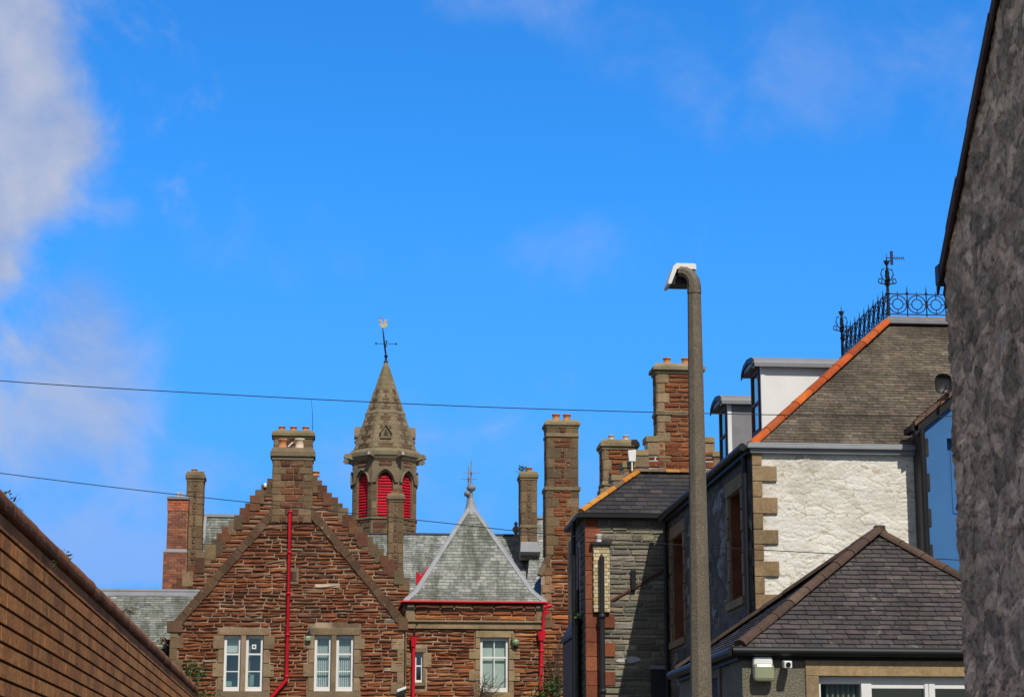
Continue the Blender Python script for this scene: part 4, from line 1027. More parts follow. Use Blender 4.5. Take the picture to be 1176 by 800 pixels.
for s in (1, -1): mb.hexa([V((cxm, YC + .5, sz_[0])), V((cxm + s * hw_, YC + .5, k)), V((cxm + s * hw_, YC + 8, k)), V((cxm, YC + 8, sz_[0])), V((cxm, YC + .5, sz_[0] + .05)), V((cxm + s * hw_, YC + .5, k + .05)), V((cxm + s * hw_, YC + 8, k + .05)), V((cxm, YC + 8, sz_[0] + .05))], (.05, .05, .055))
part(mb, 'roof', 'slate', sh)
mb = MB(); mb.box(sx_[-1] + .02, 2 * cxm - sx_[-1] - .02, YC + .5, YC + 7.9, 0, sz_[-1] - .4); part(mb, 'wall', 'mortar', sh)
YL = 55.5
chimney(sh, X_(693, 530, YL), X_(731, 530, YL), YL, YL + .75, Z_(700, 575, YL), Z_(700, 504, YL), Z_(700, 516, YL), .085, [(X_(704, 500, YL), 'cream_pot'), (X_(721, 500, YL), 'cream_pot')], 'red', .27, .22, .14, [Z_(700, 555, YL)], (.27, .22, .13), .17, .085, label='shorter chimney with two cream pots')
mb = MB(); c = P(726, 523, YC - .2); mb.hexa([c + V(q) for q in ((-.08, 0, -.15), (.09, 0, -.15), (.09, .12, -.15), (-.08, .12, -.15), (-.11, 0, .14), (.11, 0, .16), (.11, .12, .16), (-.11, .12, .14))])
mb.box(c.x - .02, c.x + .02, c.y + .02, c.y + .3, c.z - .4, c.z - .15)
o_ = mb.build('flood_light', M['white'], None, .01); place(o_, c); tag(o_, 'white tapered floodlight fixed beside the short twin-pot chimney', 'floodlight')

# ================================================================== school: front gable block
YS0, YS1 = 70.0, 73.4
sc = thing('sandstone_school', 'red sandstone school gable with twin chimneys, paired sash windows and red downpipe', 'school', (X_(335, 700, YS0), 72, 0))
fr = front(YS0)
q = lambda px, py, Y=YS0: (X_(px, py, Y), Z_(px, py, Y))
gl, gr = X_(196, 740, YS0), X_(464, 740, YS0)
kz = Z_(330, 719, YS0); tx0, tx1 = X_(313, 586, YS0), X_(359, 586, YS0); tz = Z_(335, 586, YS0)
gp = [(gl, 0), (gr, 0), (gr, kz), (tx1, tz), (tx0, tz), (gl, kz)]
def win(px0, px1, pt=729, pb=793, Y=YS0): return (X_(px0, 760, Y), X_(px1, 760, Y), Z_(px0, pb, Y), Z_(px0, pt, Y))
W4 = [win(257, 276.5), win(282, 302), win(361, 380.5), win(386, 406)]
mb = MB(); wall_plane(mb, fr, gp, W4, 0, .2, (.2, .15, .1))
mb.face([V((gl, YS0, 0)), V((gl, YS0, kz)), V((gl, YS1 + 9, kz)), V((gl, YS1 + 9, 0))]); mb.face([V((gr, YS0, 0)), V((gr, YS1 + 9, 0)), V((gr, YS1 + 9, kz)), V((gr, YS0, kz))])
part(mb, 'wall_core', 'mortar', sc)
ex_ = []
for a, b in ((0, 1), (2, 3)):
    ex_.append((W4[a][0] - .22, W4[b][1] + .22, W4[a][2] - .4, W4[a][3] + .26))
def c_sch(a, b):
    t = (b - 5.5) / 7.0 + random.uniform(-.25, .25)
    if random.random() < .015: return jit((.34, .27, .2), .15)
    if t < .1 and a > tx1: return c_orange(a, b)
    return c_red(a, b) if t < .35 else (c_dull(a, b) if random.random() < .45 else jit(random.choice(RED[:3] + RED[4:]), .18))
mb = MB()
stones(mb, fr, [(gl + .25, 2), (gr - .02, 2), (gr - .02, kz), (tx1 - .05, tz), (tx0 + .05, tz), (gl + .25, kz)], ex_, (.10, .20), (.22, .85), .045, c_sch, .007, .03, .65, 0, 0, .014)
part(mb, 'stonework', 'stone', sc)
# skew copings, kneelers, corner stones
def skew(mb, pa, pb, w_, d0, d1, n, pal):
    pa, pb = V((pa[0], pa[1], 0)), V((pb[0], pb[1], 0)); t = (pb - pa) / n; nrm = V((-t.y, t.x, 0)).normalized()
    if nrm.y < 0: nrm = -nrm
    for i in range(n):
        a, b = pa + t * (i + .012), pa + t * (i + .988); w2 = w_ * random.uniform(.92, 1.1)
        pts = [a - nrm * w2, b - nrm * w2, b, a]
        if (pts[1] - pts[0]).cross(pts[2] - pts[1]).z < 0: pts = pts[::-1]
        mb.prism(fr, [(p.x, p.y) for p in pts], d0, d1 + random.uniform(-.012, .012), jit(random.choice(pal), .12))
SKW = [(.125, .072, .040), (.11, .062, .036), (.14, .084, .047), (.095, .056, .034)]
mb = MB(); skew(mb, (gl - .05, kz), (tx0, tz + .12), .27, -.45, .075, 17, SKW); part(mb, 'coping', 'stone', sc, .015)
mb = MB(); skew(mb, (gr + .05, kz + .25), (tx1, tz + .12), .27, -.45, .075, 17, SKW); part(mb, 'coping', 'stone', sc, .015)
for s in (0, 1):
    mb = MB()
    for i in range(11):
        z1 = kz - .02 - i * .36; l = .22 + .2 * (i % 2)
        if s == 0: mb.lbox(fr, gl - .03, gl + l, z1 - .355, z1, -.3, .055, c_dtan())
        elif z1 < kz - .2: mb.lbox(fr, gr - l, gr + .01, z1 - .355, z1, -.3, .055, c_tan())
    part(mb, 'corner_stones', 'clean_stone', sc, .012)
for a_ in (((gl - .14), gl + .36, kz - .22, kz + .16), (gr - .2, gr + .12, kz - .1, kz + .3)):
    mb = MB(); mb.lbox(fr, *a_, -.3, .10, jit(SKW[0], .1)); part(mb, 'kneeler', 'clean_stone', sc, .015)
# window surrounds with shared mullion
for a, b in ((0, 1), (2, 3)):
    w0, w1_ = W4[a], W4[b]; mb = MB()
    surround(mb, fr, w0[0], w1_[1], w0[2], w0[3], .2, .25, .0, .46, .17, .06, c_tan)
    mb.lbox(fr, w0[1], w1_[0], w0[2], w0[3], -.18, .055, c_tan())
    mb.lbox(fr, w0[0] - .25, w1_[1] + .25, w0[2] - .22, w0[2] - .003, 0, .12, (.2, .15, .095))
    part(mb, 'window_surround', 'clean_stone', sc, .008)
for i, w_ in enumerate(W4):
    bl = [('roller', .70), ('curtain', 0, .26), ('vertical', 6, .26), ('vertical', 6, .26)][i]
    wn = sash(sc, fr, *w_, .10, 1, (.355, .665), .665, .032, .085, bl, 'white', 'room')
    if i == 1:
        mb = MB(); cxp, czp = w_[0] + .26, w_[2] + (w_[3] - w_[2]) * .80; mb.lbox(fr, cxp - .07, cxp + .07, czp - .075, czp + .075, -.125, -.122); nt_ = part(mb, 'notice', 'white', wn)
        mb = MB(); mb.lbox(fr, cxp - .03, cxp + .03, czp - .03, czp + .03, -.1219, -.119); part(mb, 'notice_mark', 'pipe', nt_)
# small framed vent
c = P(338.5, 661, YS0)
mb = MB(); mb.lbox(fr, c.x - .24, c.x + .13, c.z - .28, c.z + .27, 0, .075, (.17, .13, .085)); mb.lbox(fr, c.x - .06, c.x + .13, c.z - .17, c.z + .17, .074, .09, (.2, .15, .1)); 
part(mb, 'vent_surround', 'clean_stone', sc, .008)
mb = MB(); 
for i in range(5): mb.lbox(fr, c.x - .14, c.x + .06, c.z - .16 + i * .066, c.z - .12 + i * .066, .08, .10, (.1, .07, .05))
part(mb, 'vent_grille', 'timber', sc)
# red downpipe
mb = MB(); x = X_(331.5, 680, YS0); zt_, zb_ = Z_(331, 587, YS0), Z_(331, 780, YS0); y = YS0 - .16
mb.tube([V((x, y, zt_)), V((x, y, zb_)), V((X_(312, 799, YS0), y, Z_(312, 799, YS0) - .02)), V((X_(306, 806, YS0), y, Z_(306, 812, YS0))), V((X_(306, 806, YS0), y, 1))], .062, 12)
zz = zb_ + .1
while zz < zt_: mb.lathe((x, y, zz), [(.062, -.035), (.078, -.03), (.078, .03), (.062, .035)], 12); zz += 1.35
part(mb, 'downpipe', 'red', sc)
# chimneys
fx0, fx1 = X_(313.5, 540, YS0), X_(358.5, 540, YS0)
ch = chimney(sc, fx0, fx1, YS0 - .06, YS0 + .7, Z_(335, 600, YS0), Z_(335, 514, YS0), Z_(335, 528.5, YS0), .10, [], 'tan', .24, .42, .26, None, (.19, .145, .09))
pot(ch, X_(324.5, 510, YS0), YS0 + .25, Z_(335, 514, YS0) - .01, .34, .15, 'pot'); pot(ch, X_(344, 510, YS0), YS0 + .25, Z_(335, 514, YS0) - .01, .36, .155, 'cream_pot')
mb = MB(); c = P(333, 511, YS0 + .1); mb.tube([c + V((-.06, 0, -.05)), c + V((.1, 0, .1))], .025, 6); part(mb, 'cowl_bar', 'white', ch)
# rear gable with small steps
fr2 = front(YS1)
rl = q(190, 684, YS1); rt0 = q(313, 549, YS1); rt1 = q(358, 545, YS1); rr = q(470, 669, YS1)
yb_ = YS1 + .5
gp2 = [(rl[0], 8), (rr[0], 8), (rr[0], rr[1] - .25), (rt1[0], rt1[1] - .3), (rt0[0], rt0[1] - .3), (rl[0], rl[1] - .25)]
mb = MB(); mb.prism(fr2, gp2, -.5, 0, (.2, .15, .1)); part(mb, 'rear_gable_core', 'mortar', sc)
mb = MB(); stones(mb, fr2, gp2, [], (.12, .205), (.3, .9), .042, lambda a, b: c_dull(a, b) if random.random() < .6 else c_red(a, b), .008, .035, .5, 0, 0, .02)
n = 19
for (pa, pb) in ((rl, rt0), (rr, rt1)):
    for i in range(n):
        t0, t1 = i / n, (i + 1) / n
        xa, xb = pa[0] + (pb[0] - pa[0]) * t0, pa[0] + (pb[0] - pa[0]) * t1; za, zb2 = pa[1] + (pb[1] - pa[1]) * t0, pa[1] + (pb[1] - pa[1]) * t1
        sgn = 1 if xb > xa else -1
        c = jit(random.choice(DTAN[1:] + DULL[:3] + [(.11, .075, .045)]), .2); zz2 = zb2 + random.uniform(-.04, .04)
        a_, b_ = sorted((xa + random.uniform(-.03, .03), xb + sgn * random.uniform(.10, .22))); mb.lbox(fr2, a_, b_, za - random.uniform(.2, .32), zz2, -.5, .05 + random.uniform(-.01, .02), c)
part(mb, 'rear_gable', 'stone', sc, .01)
rx0, rx1 = X_(315, 510, YS1), X_(358.5, 510, YS1)
ch = chimney(sc, rx0, rx1, YS1 - .02, YS1 + .75, rt0[1] - .6, Z_(335, 494, YS1), Z_(335, 503.5, YS1), .10, [(X_(323.5, 490, YS1), 'pot'), (X_(337, 490, YS1), 'pot'), (X_(351, 490, YS1), 'pot')], 'tan', .26, .42, .26, None, (.21, .165, .09), .19, .125)
pot(sc, X_(362.5, 546, YS1), YS1 + .2, rt1[1] - .02, .16, .14, 'pot')
mb = MB(); mb.lathe(P(304.5, 557, YS1 - .1), [(.05, -.06), (.06, 0), (.05, .06), (.02, .08)], 9); part(mb, 'broken_cap', 'white', sc)
c = P(359.5, 491, YS1 + .2)
mb = MB(); mb.tube([c + V((0, 0, -.5)), P(359, 475, YS1 + .2), P(357.5, 459, YS1 + .2)], [.012, .01, .006], 6)
o_ = mb.build('whip_aerial', M['pipe']); place(o_, c); tag(o_, 'thin dark whip aerial rising from the three-pot school chimney', 'aerial')
mb = MB()
for (pl_, pt_, ya, yb2) in (((gl, kz), (tx0 + .3, tz - .2), YS0 + .45, YS1), ((gr, kz), (tx1 - .3, tz - .2), YS0 + .45, YS1)):
    mb.face([V((pl_[0], ya, pl_[1])), V((pl_[0], yb2, pl_[1])), V((pt_[0], yb2, pt_[1])), V((pt_[0], ya, pt_[1]))], (.12, .125, .11))
for (pl_, pt_) in ((rl, rt0), (rr, rt1)):
    mb.face([V((pl_[0], YS1 + .45, pl_[1] - .5)), V((pl_[0], YS1 + 9, pl_[1] - .5)), V(((rt0[0] + rt1[0]) / 2, YS1 + 9, rt0[1] - .3)), V(((rt0[0] + rt1[0]) / 2, YS1 + .45, rt0[1] - .3))], (.12, .125, .11))
part(mb, 'roof', 'slate', sc)

c = P(354, 732, YS0 - .12)
lm = thing('wall_light', 'small pale green bulkhead light on the gable between window pairs', 'wall lamp', (c.x, YS0, c.z - .12))
mb = MB(); mb.lbox(fr, c.x - .10, c.x + .10, c.z - .11, c.z + .06, .05, .20); part(mb, 'cover', 'greenlamp', lm, .04)
mb = MB(); mb.lbox(fr, c.x - .08, c.x + .08, c.z + .065, c.z + .16, .04, .16); mb.tube([fr.p(c.x + .05, c.z + .1, .1), fr.p(c.x + .02, c.z + .3, .08)], .02, 6); part(mb, 'bracket', 'pipe', lm)

# ================================================================== slate-roofed wing left of the gable with brick chimney behind
GRYS = [(.20, .215, .19), (.23, .245, .22), (.17, .185, .165), (.26, .27, .25), (.145, .16, .14)]
sw_ = thing('slated_wing', 'low grey slate roofed wing between the brown wall and sandstone gable', 'building', (X_(170, 700, 72), 74, 0))
ya, yr = 70.7, 72.9
zr_ = Z_(170, 679, yr); ze_ = zr_ - 2.1; xa, xb = X_(60, 680, yr), X_(236, 680, yr)
mb = MB(); slates(mb, [V((xa, ya, ze_)), V((xb, ya, ze_)), V((xb, yr, zr_)), V((xa, yr, zr_))], .12, .24, lambda a, b: jit(random.choice(GRYS), .22), .014, .004, .7)
mb.face([V((xa, yr, zr_)), V((xb, yr, zr_)), V((xb, yr + 2.2, ze_)), V((xa, yr + 2.2, ze_))], (.15, .16, .15))
rf = part(mb, 'roof', 'lichen_slate', sw_)
mb = MB(); mb.tube([V((xa, yr, zr_ + .02)), V((xb, yr, zr_ + .02))], .075, 10); mb.hexa([V((xa, yr - .19, zr_ - .165)), V((xb, yr - .19, zr_ - .165)), V((xb, yr, zr_ + .02)), V((xa, yr, zr_ + .02)), V((xa, yr - .19, zr_ - .14)), V((xb, yr - .19, zr_ - .14)), V((xb, yr, zr_ + .05)), V((xa, yr, zr_ + .05))])
part(mb, 'lead_ridge', 'lead', rf)
mb = MB(); mb.box(xa, xb, ya + .1, yr + 2.1, 0, ze_ - .02); part(mb, 'wall', 'mortar', sw_)
mb = MB(); c = P(192, 738, ya - .05); mb.box(xa, c.x + .06, ya - .12, ya - .01, ze_ - .1, ze_ - .01); mb.tube([c + V((0, 0, .1)), c + V((0, 0, -3))], .05, 8); mb.lathe(c + V((0, 0, .02)), [(.05, -.1), (.09, -.06), (.09, .1)], 8); part(mb, 'gutter', 'black', sw_)

YK = 76.3
bc = thing('brick_chimney_stack', 'orange brick chimney stack with two thin pots beside a slender sandstone chimney', 'chimney', (X_(203, 620, YK), YK + .5, 0))
def brick_faces(mb, x0, x1, y0, y1, z0, z1, pal):
    for f_, s0, s1 in ((front(y0), x0, x1), (left(x0), -y1, -y0), (right(x1), y0, y1)):
        z = z0; i = 0
        while z < z1 - .01:
            x = s0 - (.115 if i % 2 else 0)
            while x < s1:
                a_, b_ = max(x, s0), min(x + .23, s1)
                if b_ - a_ > .03: mb.lbox(f_, a_ + .006, b_ - .006, z + .007, min(z + .085, z1), 0, .008, jit(random.choice(pal), .2))
                x += .23
            z += .09; i += 1
bx = lambda px: X_(px, 620, YK); bz_ = lambda py: Z_(203, py, YK)
BRK = [(.27, .10, .055), (.22, .08, .05), (.31, .13, .075), (.19, .08, .055)]
mb = MB(); mb.box(bx(188.5), bx(215), YK - .06, YK + 1.1, 6, bz_(633), (.2, .15, .1)); mb.box(bx(191.5), bx(214.5), YK, YK + 1.0, bz_(633), bz_(571), (.2, .15, .1))
part(mb, 'core', 'mortar', bc)
mb = MB(); brick_faces(mb, bx(188.5), bx(215), YK - .06, YK + 1.1, bz_(720), bz_(634), BRK); brick_faces(mb, bx(191.5), bx(214.5), YK, YK + 1.0, bz_(632), bz_(587), BRK); brick_faces(mb, bx(191), bx(215), YK - .02, YK + 1.02, bz_(586), bz_(573), [(.42, .13, .07), (.48, .16, .09)])
part(mb, 'brickwork', 'brick', bc)
mb = MB(); mb.box(bx(190), bx(215.5), YK - .08, YK + 1.08, bz_(573), bz_(570), (.4, .2, .1)); mb.hexa([V((bx(188), YK - .08, bz_(634))), V((bx(215.5), YK - .08, bz_(634))), V((bx(215.5), YK + 1.1, bz_(634))), V((bx(188), YK + 1.1, bz_(634))), V((bx(191), YK - .01, bz_(630))), V((bx(214.8), YK - .01, bz_(630))), V((bx(214.8), YK + 1.02, bz_(630))), V((bx(191), YK + 1.02, bz_(630)))])
part(mb, 'weathering', 'lead', bc)
for px in (201.5, 206.5): pot(bc, bx(px), YK + .5, bz_(570), .22, .055, 'cream_pot')
YK2 = 77.0
sk = thing('slender_chimney', 'slender sandstone chimney with moulded head right beside the orange brick stack', 'chimney', (X_(223, 600, YK2), YK2 + .4, 0))
chimney(sk, X_(213.5, 600, YK2), X_(232, 600, YK2), YK2, YK2 + .75, 8, Z_(222, 541, YK2), Z_(222, 552.5, YK2), .07, [(X_(222.5, 540, YK2), 'pot')], 'grey', .42, .24, .2, None, (.2, .15, .085), .13, .12)

# ================================================================== hall roofs behind the school
hl = thing('school_hall', 'long school hall roof of pale grey slate behind gable, turret and pyramid', 'building', (X_(500, 640, 86), 88, 0))
PAL = [(.27, .285, .27), (.31, .325, .31), (.235, .25, .235), (.35, .36, .345), (.20, .215, .20)]
cp_ = lambda a, b: jit(random.choice(PAL), .16)
mb = MB()
yr = 86.0; zr_ = Z_(520, 614, yr); xa, xb = X_(412, 614, yr), X_(622, 614, yr); dn = 3.2
slates(mb, [V((xa, yr - dn, zr_ - dn)), V((xb, yr - dn, zr_ - dn)), V((xb, yr, zr_)), V((xa, yr, zr_))], .14, .26, cp_, .014, .004, .4)
mb.face([V((xa, yr, zr_)), V((xb, yr, zr_)), V((xb, yr + 4, zr_ - 4)), V((xa, yr + 4, zr_ - 4))], (.2, .2, .2))
# cross range behind the slim plant-topped chimney
y2 = 85.0; za2 = Z_(622, 595, y2)
x2a, x2b = X_(600, 595, y2), X_(640, 595, y2)
slates(mb, [V((x2a, y2 - 1.6, za2 - 3)), V((x2b, y2 - 1.6, za2 - 3)), V((x2b, y2, za2)), V((x2a + .45, y2, za2))], .14, .26, cp_, .014, .004, .4)
# range behind the left slope of the gable
y3 = 79.5; z3 = Z_(250, 593, y3); x3 = X_(234.5, 600, y3); x3b = X_(300, 600, y3); x4 = X_(221.5, 630, y3)
zs = Z_(230, 624, y3)
k = z3 - zs
slates(mb, [V((x3, y3 - k * .8, zs)), V((x3b, y3 - k * .8, zs)), V((x3b, y3, z3)), V((x3, y3, z3))], .14, .26, lambda a, b: jit(random.choice(GRYS), .2), .014, .004, .5)
slates(mb, [V((x4, y3 - k * .8 - 2.2, zs - 2.75)), V((x3b, y3 - k * .8 - 2.2, zs - 2.75)), V((x3b, y3 - k * .8, zs)), V((x4, y3 - k * .8, zs))], .14, .26, lambda a, b: jit(random.choice(GRYS), .2), .014, .004, .5)
rf = part(mb, 'roof', 'lichen_slate', hl)
mb = MB(); mb.tube([V((xa, yr, zr_ + .01)), V((xb, yr, zr_ + .01))], .06, 8); part(mb, 'ridge', 'pipe', rf)
mb = MB(); mb.box(x2a + .3, x2b, y2 - .1, y2 + .1, za2 - .02, za2 + .08); part(mb, 'lead_flashing', 'pale_lead', rf); mb = MB()
mb.box(x3 - .12, x3b, y3 - .1, y3 + .1, z3 - .02, z3 + .09)
def strip(a, b, w_, h=.07):
    a, b = V(a), V(b); s = V((w_ / 2, 0, 0)); u_ = V((0, 0, h)); mb.hexa([a - s, a + s, b + s, b - s, a - s + u_, a + s + u_, b + s + u_, b - s + u_])
part(mb, 'lead_flashing', 'pale_lead', rf); mb = MB()
strip((x3, y3 - k * .8 - .02, zs - .05), (x3, y3, z3), .20, .11)
mb.box(x4 - .05, x3 + .08, y3 - k * .8 - .16, y3 - k * .8 + .1, zs - .12, zs + .10)
strip((x4 + .02, y3 - k * .8 - 2.2, zs - 2.75), (x4 + .02, y3 - k * .8, zs - .1), .14, .09)
part(mb, 'lead_flashing', 'pale_lead', rf)
mb = MB(); mb.box(x4 + .05, x3b, y3 - k * .8 - 2.1, y3 + 3, 0, zs - 2.8); mb.box(x3 + .05, x3b, y3, y3 + 3, zs - 2.8, z3 - .1); mb.box(xa, xb, yr - dn + .1, yr + 4, 0, zr_ - dn - .05); mb.box(x2a + .1, x2b, y2 - 1.5, y2 + .5, 0, za2 - 3.02); mb.box(x2a + .5, x2b, y2 - .02, y2 + .6, za2 - 3, za2 - .05); part(mb, 'wall', 'mortar', hl)
mb = MB(); c = P(592.5, 610, yr); mb.lathe(c + V((0, 0, -.3)), [(.12, 0), (.12, .12), (.06, .2), (.14, .34), (.15, .42), (.05, .55), (.09, .62), (.0, .74)], 12, (.2, .15, .1)); part(mb, 'ridge_finial', 'clean_stone', rf)
mb = MB(); c = P(480.5, 660, 75.5); mb.hexa([c + V(q_) for q_ in ((-.08, 0, -.35), (.07, 0, -.28), (.07, .2, -.28), (-.08, .2, -.35), (-.08, 0, .12), (.06, 0, .05), (.06, .2, .05), (-.08, .2, .12))]); mb.tube([c + V((0, .1, -.2)), c + V((.52, .1, .42))], .06, 8)
part(mb, 'red_bargeboard', 'red', hl)

# slim chimneys standing in front of / on the hall
YP = 84.0
pc = thing('slim_chimney', 'slim sandstone chimney topped by a pot with green plant growing', 'chimney', (X_(607, 600, YP), YP + .4, 0))
ch = chimney(pc, X_(598.5, 590, YP), X_(616.5, 590, YP), YP, YP + 1.0, Z_(607, 640, YP), Z_(607, 541, YP), Z_(607, 551, YP), .075, [(X_(608.5, 541, YP), 'pot')], 'grey', .45, .26, .22, [Z_(607, 604, YP)], (.22, .175, .10), .22, .15)
mb = MB(); mb.hexa([V((X_(597, 630, YP), YP - .25, Z_(607, 634, YP))), V((X_(620, 630, YP), YP - .25, Z_(607, 634, YP))), V((X_(620, 630, YP), YP + .3, Z_(607, 642, YP))), V((X_(597, 630, YP), YP + .3, Z_(607, 642, YP))), V((X_(598, 630, YP), YP - .06, Z_(607, 622, YP))), V((X_(617, 630, YP), YP - .06, Z_(607, 622, YP))), V((X_(617, 630, YP), YP + .3, Z_(607, 622, YP))), V((X_(598, 630, YP), YP + .3, Z_(607, 622, YP)))]); part(mb, 'flashing', 'lead', pc)
mb = MB(); leaves(mb, P(601, 539, YP + .2), (.22, .2, .18), 130, .05, GREENS + [(.16, .10, .05)]); o_ = mb.build('chimney_plant', M['leaf']); place(o_, P(601, 541, YP + .2)); tag(o_, 'green plant growing out of the slim chimney head', 'plant', 'wild plants on walls and chimneys')
YQ = 75.0
qc = thing('short_chimney', 'short slender sandstone chimney rising in front of the turret\'s red louvres', 'chimney', (X_(454, 620, YQ), YQ + .4, 0))
ch = chimney(qc, X_(446, 610, YQ), X_(462.5, 610, YQ), YQ, YQ + .6, 8, Z_(454, 566, YQ), Z_(454, 576, YQ), .075, [], 'grey', .36, .2, .16, None, (.19, .145, .085))
mb = MB(); mb.box(X_(449, 565, YQ), X_(459, 565, YQ), YQ + .1, YQ + .5, Z_(454, 566, YQ), Z_(454, 563, YQ), (.3, .1, .06)); part(mb, 'capping', 'clean_stone', ch)

# ================================================================== turret with spire and weather vane
YT = 88.0; TC = P(440.8, 600, YT); TS = YT / FPX * 1.0
tw = thing('bell_turret', 'octagonal sandstone bell turret with red louvred openings and stone spire', 'turret', (TC.x, YT, 0))
zt = lambda py: Z_(440, py, YT)
Rr = (X_(477.5, 580, YT) - X_(404.5, 580, YT)) / 2 / math.cos(math.pi / 8) * .99      # circumradius
def octo(r, z, rot=math.pi / 8): return [V((TC.x + r * math.cos(rot + k * math.pi / 4), YT + r * math.sin(rot + k * math.pi / 4), z)) for k in range(8)]
z0t, zsp, ztop_ = zt(680), zt(534), zt(533)
ap = Rr * math.cos(math.pi / 8); sd = 2 * Rr * math.sin(math.pi / 8)
mbw, mbs, mbl, mbh = MB(), MB(), MB(), MB()
oz0, ozs, oza = zt(598), zt(558), zt(546.5)       # sill, spring, apex of the openings
ow = sd * .285
def archpts(w_, zs, za, n=6):
    h = za - zs; r = (w_ * w_ + h * h) / (2 * w_); pts = []
    a_end = math.asin(min(1, h / r))
    for i in range(n + 1):
        t = a_end * i / n; pts.append((w_ - r + r * math.cos(t) if True else 0, zs + r * math.sin(t)))
    return pts                                   # right half from spring to apex
TF = []
for k in range(8):
    a = k * math.pi / 4 - math.pi / 2; n_ = V((math.cos(a), math.sin(a), 0)); u_ = V((-math.sin(a), math.cos(a), 0))
    f = Fr(V((TC.x, YT, 0)) + n_ * ap, u_, (0, 0, 1), n_); TF.append(f)
    h2 = sd / 2; rp = archpts(ow, ozs, oza)
    right_ = [(ow, oz0)] + rp; left_ = [(-x, z) for x, z in right_]
    colw = jit((.19, .15, .095), .06)
    mbw.face([f.p(-h2, z0t), f.p(h2, z0t), f.p(h2, oz0), f.p(-h2, oz0)], colw)
    for (s, pts) in ((1, right_), (-1, left_)):
        for (xa_, za_), (xb_, zb3) in zip(pts, pts[1:]):
            qd = [f.p(xa_, za_), f.p(s * h2, za_), f.p(s * h2, zb3), f.p(xb_, zb3)]
            mbw.face(qd if s == 1 else qd[::-1], colw)
            mbw.face([f.p(xa_, za_), f.p(xb_, zb3), f.p(xb_, zb3, -.22), f.p(xa_, za_, -.22)], colw)
    mbw.face([f.p(-h2, oza), f.p(h2, oza), f.p(h2, ztop_), f.p(-h2, ztop_)], colw)
    mbw.face([f.p(-ow, oz0), f.p(ow, oz0), f.p(ow, oz0, -.22), f.p(-ow, oz0, -.22)], colw)
    mbw.face([f.p(-h2, z0t, -.3), f.p(h2, z0t, -.3), f.p(h2, ztop_, -.3), f.p(-h2, ztop_, -.3)], (.05, .05, .05))
    # raised stones: piers, red snecks under the sill and above the arch
    for s in (-1, 1):
        z = oz0
        while z < ozs - .05:
            hh_ = random.uniform(.3, .42); z1 = min(z + hh_, ozs); a_, b_ = sorted((s * (ow + .03), s * (h2 - .01)))
            stone(mbs, f, a_, b_, z + .005, z1 - .005, .015, c_dtan(), .012, .15); z = z1
    stones(mbs, f, [(-h2 + .05, z0t), (h2 - .05, z0t), (h2 - .05, oz0 - .08), (-h2 + .05, oz0 - .08)], [], (.2, .3), (.3, .6), .025, lambda a_, b_: c_dtan() if random.random() < .55 else c_dull(0, 0), .008)
    stones(mbs, f, [(-h2 * .52, zt(540.5)), (h2 * .52, zt(540.5)), (h2 * .52, ztop_), (-h2 * .52, ztop_)], [], (.13, .17), (.3, .6), .025, c_dull, .008)
    mbs.lbox(f, -h2, h2, oz0 - .075, oz0 - .002, 0, .06, (.2, .16, .1))
    # hood mould
    hp = archpts(ow + .09, ozs - .02, oza + .12); path = [f.p(-x, z, .05) for x, z in hp] + [f.p(x, z, .05) for x, z in hp[::-1]][1:]
    path = [f.p(-h2 + .02, ozs - .02, .04)] + path + [f.p(h2 - .02, ozs - .02, .04)]
    mbh.tube(path, .05, 6, (.19, .15, .095))
part(mbw, 'wall', 'clean_stone', tw); part(mbs, 'stonework', 'stone', tw); part(mbh, 'hood_mould', 'clean_stone', tw)
for f in TF[-3:] + TF[:4]:
    mb = MB(); n = 16
    for i in range(n):
        z = oz0 + (oza - oz0) * i / n; zz2 = z + (oza - oz0) / n
        w_ = ow if zz2 < ozs else max(.02, [x for x, zz3 in archpts(ow, ozs, oza, 20) if zz3 >= min(zz2, oza - .01) - .005][0])
        p = f.p; mb.hexa([p(-w_, z - .02, -.10), p(w_, z - .02, -.10), p(w_, z + .02, -.20), p(-w_, z + .02, -.20), p(-w_, z + .02, -.10), p(w_, z + .02, -.10), p(w_, zz2 + .015, -.20), p(-w_, zz2 + .015, -.20)])
    part(mb, 'louvre', 'louvre', tw)
# cornice and gargoyles
mb = MB(); CC = (.21, .17, .105)
prof = [(Rr * 1.0, zt(534.5)), (Rr * 1.05, zt(532)), (Rr * 1.09, zt(529)), (Rr * 1.12, zt(528)), (Rr * 1.125, zt(524)), (Rr * 1.06, zt(520.5)), (Rr * .97, zt(519))]
mb.grid([octo(r, z) for r, z in prof], CC, False, True); mb.face(octo(prof[0][0], prof[0][1])[::-1], CC); mb.face(octo(prof[-1][0], prof[-1][1]), CC)
part(mb, 'cornice', 'clean_stone', tw)
for k in range(8):
    a = math.pi / 8 + k * math.pi / 4; d = V((math.cos(a), math.sin(a), 0)); s = V((-math.sin(a), math.cos(a), 0)); o = V((TC.x, YT, zt(527)))
    mb = MB(); rows = []
    for (r, hw, zl, zh) in ((Rr * 1.02, .13, -.16, .17), (Rr * 1.13, .12, -.14, .14), (Rr * 1.2, .08, -.10, .08), (Rr * 1.24, .10, -.12, .10), (Rr * 1.30, .06, -.08, .02)):
        rows.append([o + d * r - s * hw + V((0, 0, zl)), o + d * r + s * hw + V((0, 0, zl)), o + d * r + s * hw * .7 + V((0, 0, zh)), o + d * r - s * hw * .7 + V((0, 0, zh))])
    mb.grid(rows, jit((.19, .155, .10), .1), False, True); mb.face(rows[-1]); part(mb, 'gargoyle', 'clean_stone', tw)
